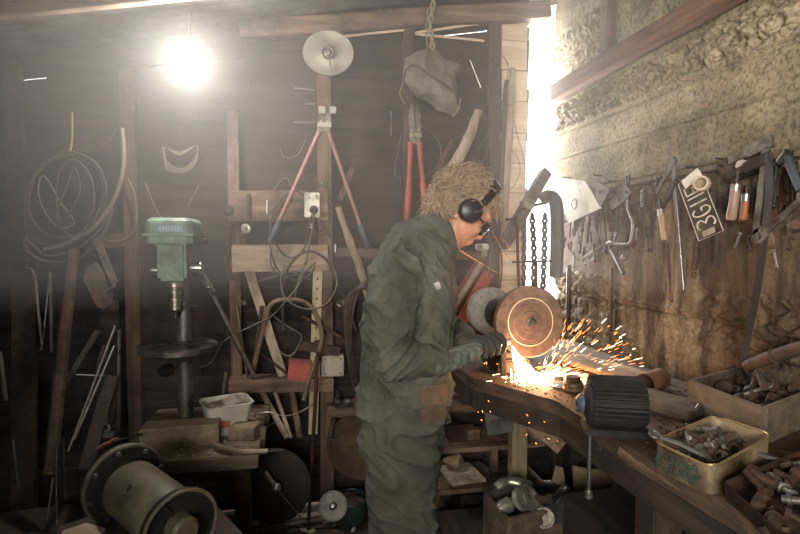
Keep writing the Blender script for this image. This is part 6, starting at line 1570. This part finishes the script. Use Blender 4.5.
MB().lathe([(.070, LL * .74), (.100, LL * .78), (.104, LL * .82), (.099, LL * .84), (.094, LL * .80), (.05, LL * .80), (0, LL * .80), ], c0, ax, 60).build('front_flange', dmd, dm)
MB().ring(c0 + ax * LL * .835, ax, .100, .005, 60, 8).build('front_rim', dmm, dm)
MB().lathe([(0, LL * .80), (.040, LL * .80), (.038, LL * .88), (.030, LL * .90), (0, LL * .90)], c0, ax, 36).build('front_boss', dmm, dm)
x_, y_, _ = frame(ax)
toC = (CO - (c0 + c1) / 2); toC = (toC - ax * toC.dot(ax)).normalized(); sd = ax.cross(toC)
for a, nm, r in ((.05, 'port', .014),):
    d = (toC * math.cos(a) + sd * math.sin(a)); q = c0 + ax * LL * .42 + d * rB
    MB().ring(q, d, r, .003, 24).build('port_rim', dmm, dm); MB().cyl(q - d * .004, q + d * .0012, r, 20).build('port_hole', rubber, dm)
for k in range(8):
    a = k * PI / 4 + .2; d = x_ * math.cos(a) + y_ * math.sin(a); q = c0 + d * .105 + ax * .030; MB().cyl(q, q + ax * .010, .007, 6).build('flange_bolt', steel_dk, dm)
for k in range(3):
    a = k * 2.1; d = x_ * math.cos(a) + y_ * math.sin(a); MB().beam(c0 + ax * LL * .81 + d * .045, c0 + ax * LL * .81 + d * .10, .012, .008, ax).build('spoke', dmd, dm)
# what it stands on
zb = min(c0.z, c1.z) - rB - .005
T(MB().box(((c0.x + c1.x) / 2 + .0, (c0.y + c1.y) / 2, zb / 2), (.42, .55, zb), Matrix.Rotation(.5, 3, 'Z')), 'motor_stand', dark_wood, 'dark wooden box stand under the big drum motor', 'stand', bevel=.005)
T(MB().loop_prism([Y(60, 534, 1.55), Y(84, 526, 1.6), Y(104, 532, 1.6), Y(100, 540, 1.55), Y(66, 541, 1.5)], (0, .02, .0)), 'wood_scrap', wood_pale, 'pale broken wood scrap at the bottom left edge', 'wood scrap', bevel=.003)
T(boxy((B(30, 500, .45).x, WY - .5, .12), (.5, .4, .24), .1), 'storage_crate', dark_wood, 'low dark crate in the shadow behind the leaning bars', 'crate', bevel=.004)
T(MB().tube([B(205, 440, .45), B(260, 466, .5)], .010, 8), 'iron_rod', rust_dk, 'dark rod under the near edge of the plank bench', 'rod')
T(MB().tube(spline([B(218, 426, .2), B(222, 400, .2), B(226, 372, .16)], 4), .008, 8), 'steel_pipe', steel_dk, 'slim grey pipe rising behind the plastic tub', 'pipe')
# bundle of sticks stored behind the rack's lower part
for i, (x0_, x1_, r_, lb) in enumerate(((240, 250, .014, 'leftmost brown stick behind the lower rack'), (252, 262, .011, 'second stick behind the lower rack, darker'), (262, 287, .015, 'pale fat stick slanting behind the lower rack'), (275, 291, .010, 'thin pale stick behind the lower rack'), (292, 300, .016, 'speckled stick below the red box'), (338, 330, .014, 'stick right of the lower rack post, dark'))):
    bar('wood_stick', (x0_, 392, .10), (x1_, 438, .22), r_, [wood_z, rust_dk, wood_grey, wood_grey, wood_z, dark_wood][i], lb, 'stick')
cable('wire', [(232, 424, .3), (250, 416, .28), (268, 412, .28), (284, 416, .28), (300, 412, .26), (316, 402, .22)], .0028, steel, 'pale wire curling over the sticks below the rack', 'wire')
cable('wire', [(236, 418, .3), (244, 426, .3), (262, 428, .3), (276, 422, .3)], .0022, steel_dk, 'second thin wire curling by the plastic tub', 'wire')
# ================================================================ put every empty and mesh origin at its thing's base
bpy.context.view_layer.update()
def kids(o): return [c for c in bpy.data.objects if c.parent == o]
CH = {}
for c in bpy.data.objects:
    if c.parent: CH.setdefault(c.parent.name, []).append(c)
for o in list(bpy.data.objects):
    if o.parent is not None or o.get('placed') or o.get('kind') in ('structure',): continue
    if o.type == 'EMPTY':
        pts = []
        st = list(CH.get(o.name, []))
        while st:
            c = st.pop(); st += CH.get(c.name, [])
            if c.type in ('MESH', 'FONT'): pts += [c.matrix_world @ V(q) for q in c.bound_box]
        if not pts: continue
        lo = V([min(q[i] for q in pts) for i in range(3)]); hi = V([max(q[i] for q in pts) for i in range(3)])
        b = V(((lo.x + hi.x) / 2, (lo.y + hi.y) / 2, lo.z))
        o.location = b
        for c in CH.get(o.name, []): c.location = c.location - b
    elif o.type == 'MESH' and o.location.length < 1e-9 and not CH.get(o.name) and o.data.users == 1 and o.name != 'haze':
        bb = [V(q) for q in o.bound_box]
        lo = V([min(q[i] for q in bb) for i in range(3)]); hi = V([max(q[i] for q in bb) for i in range(3)])
        b = V(((lo.x + hi.x) / 2, (lo.y + hi.y) / 2, lo.z))
        o.data.transform(Matrix.Translation(-b)); o.location = b
for o in bpy.data.objects:
    if 'placed' in o: del o['placed']
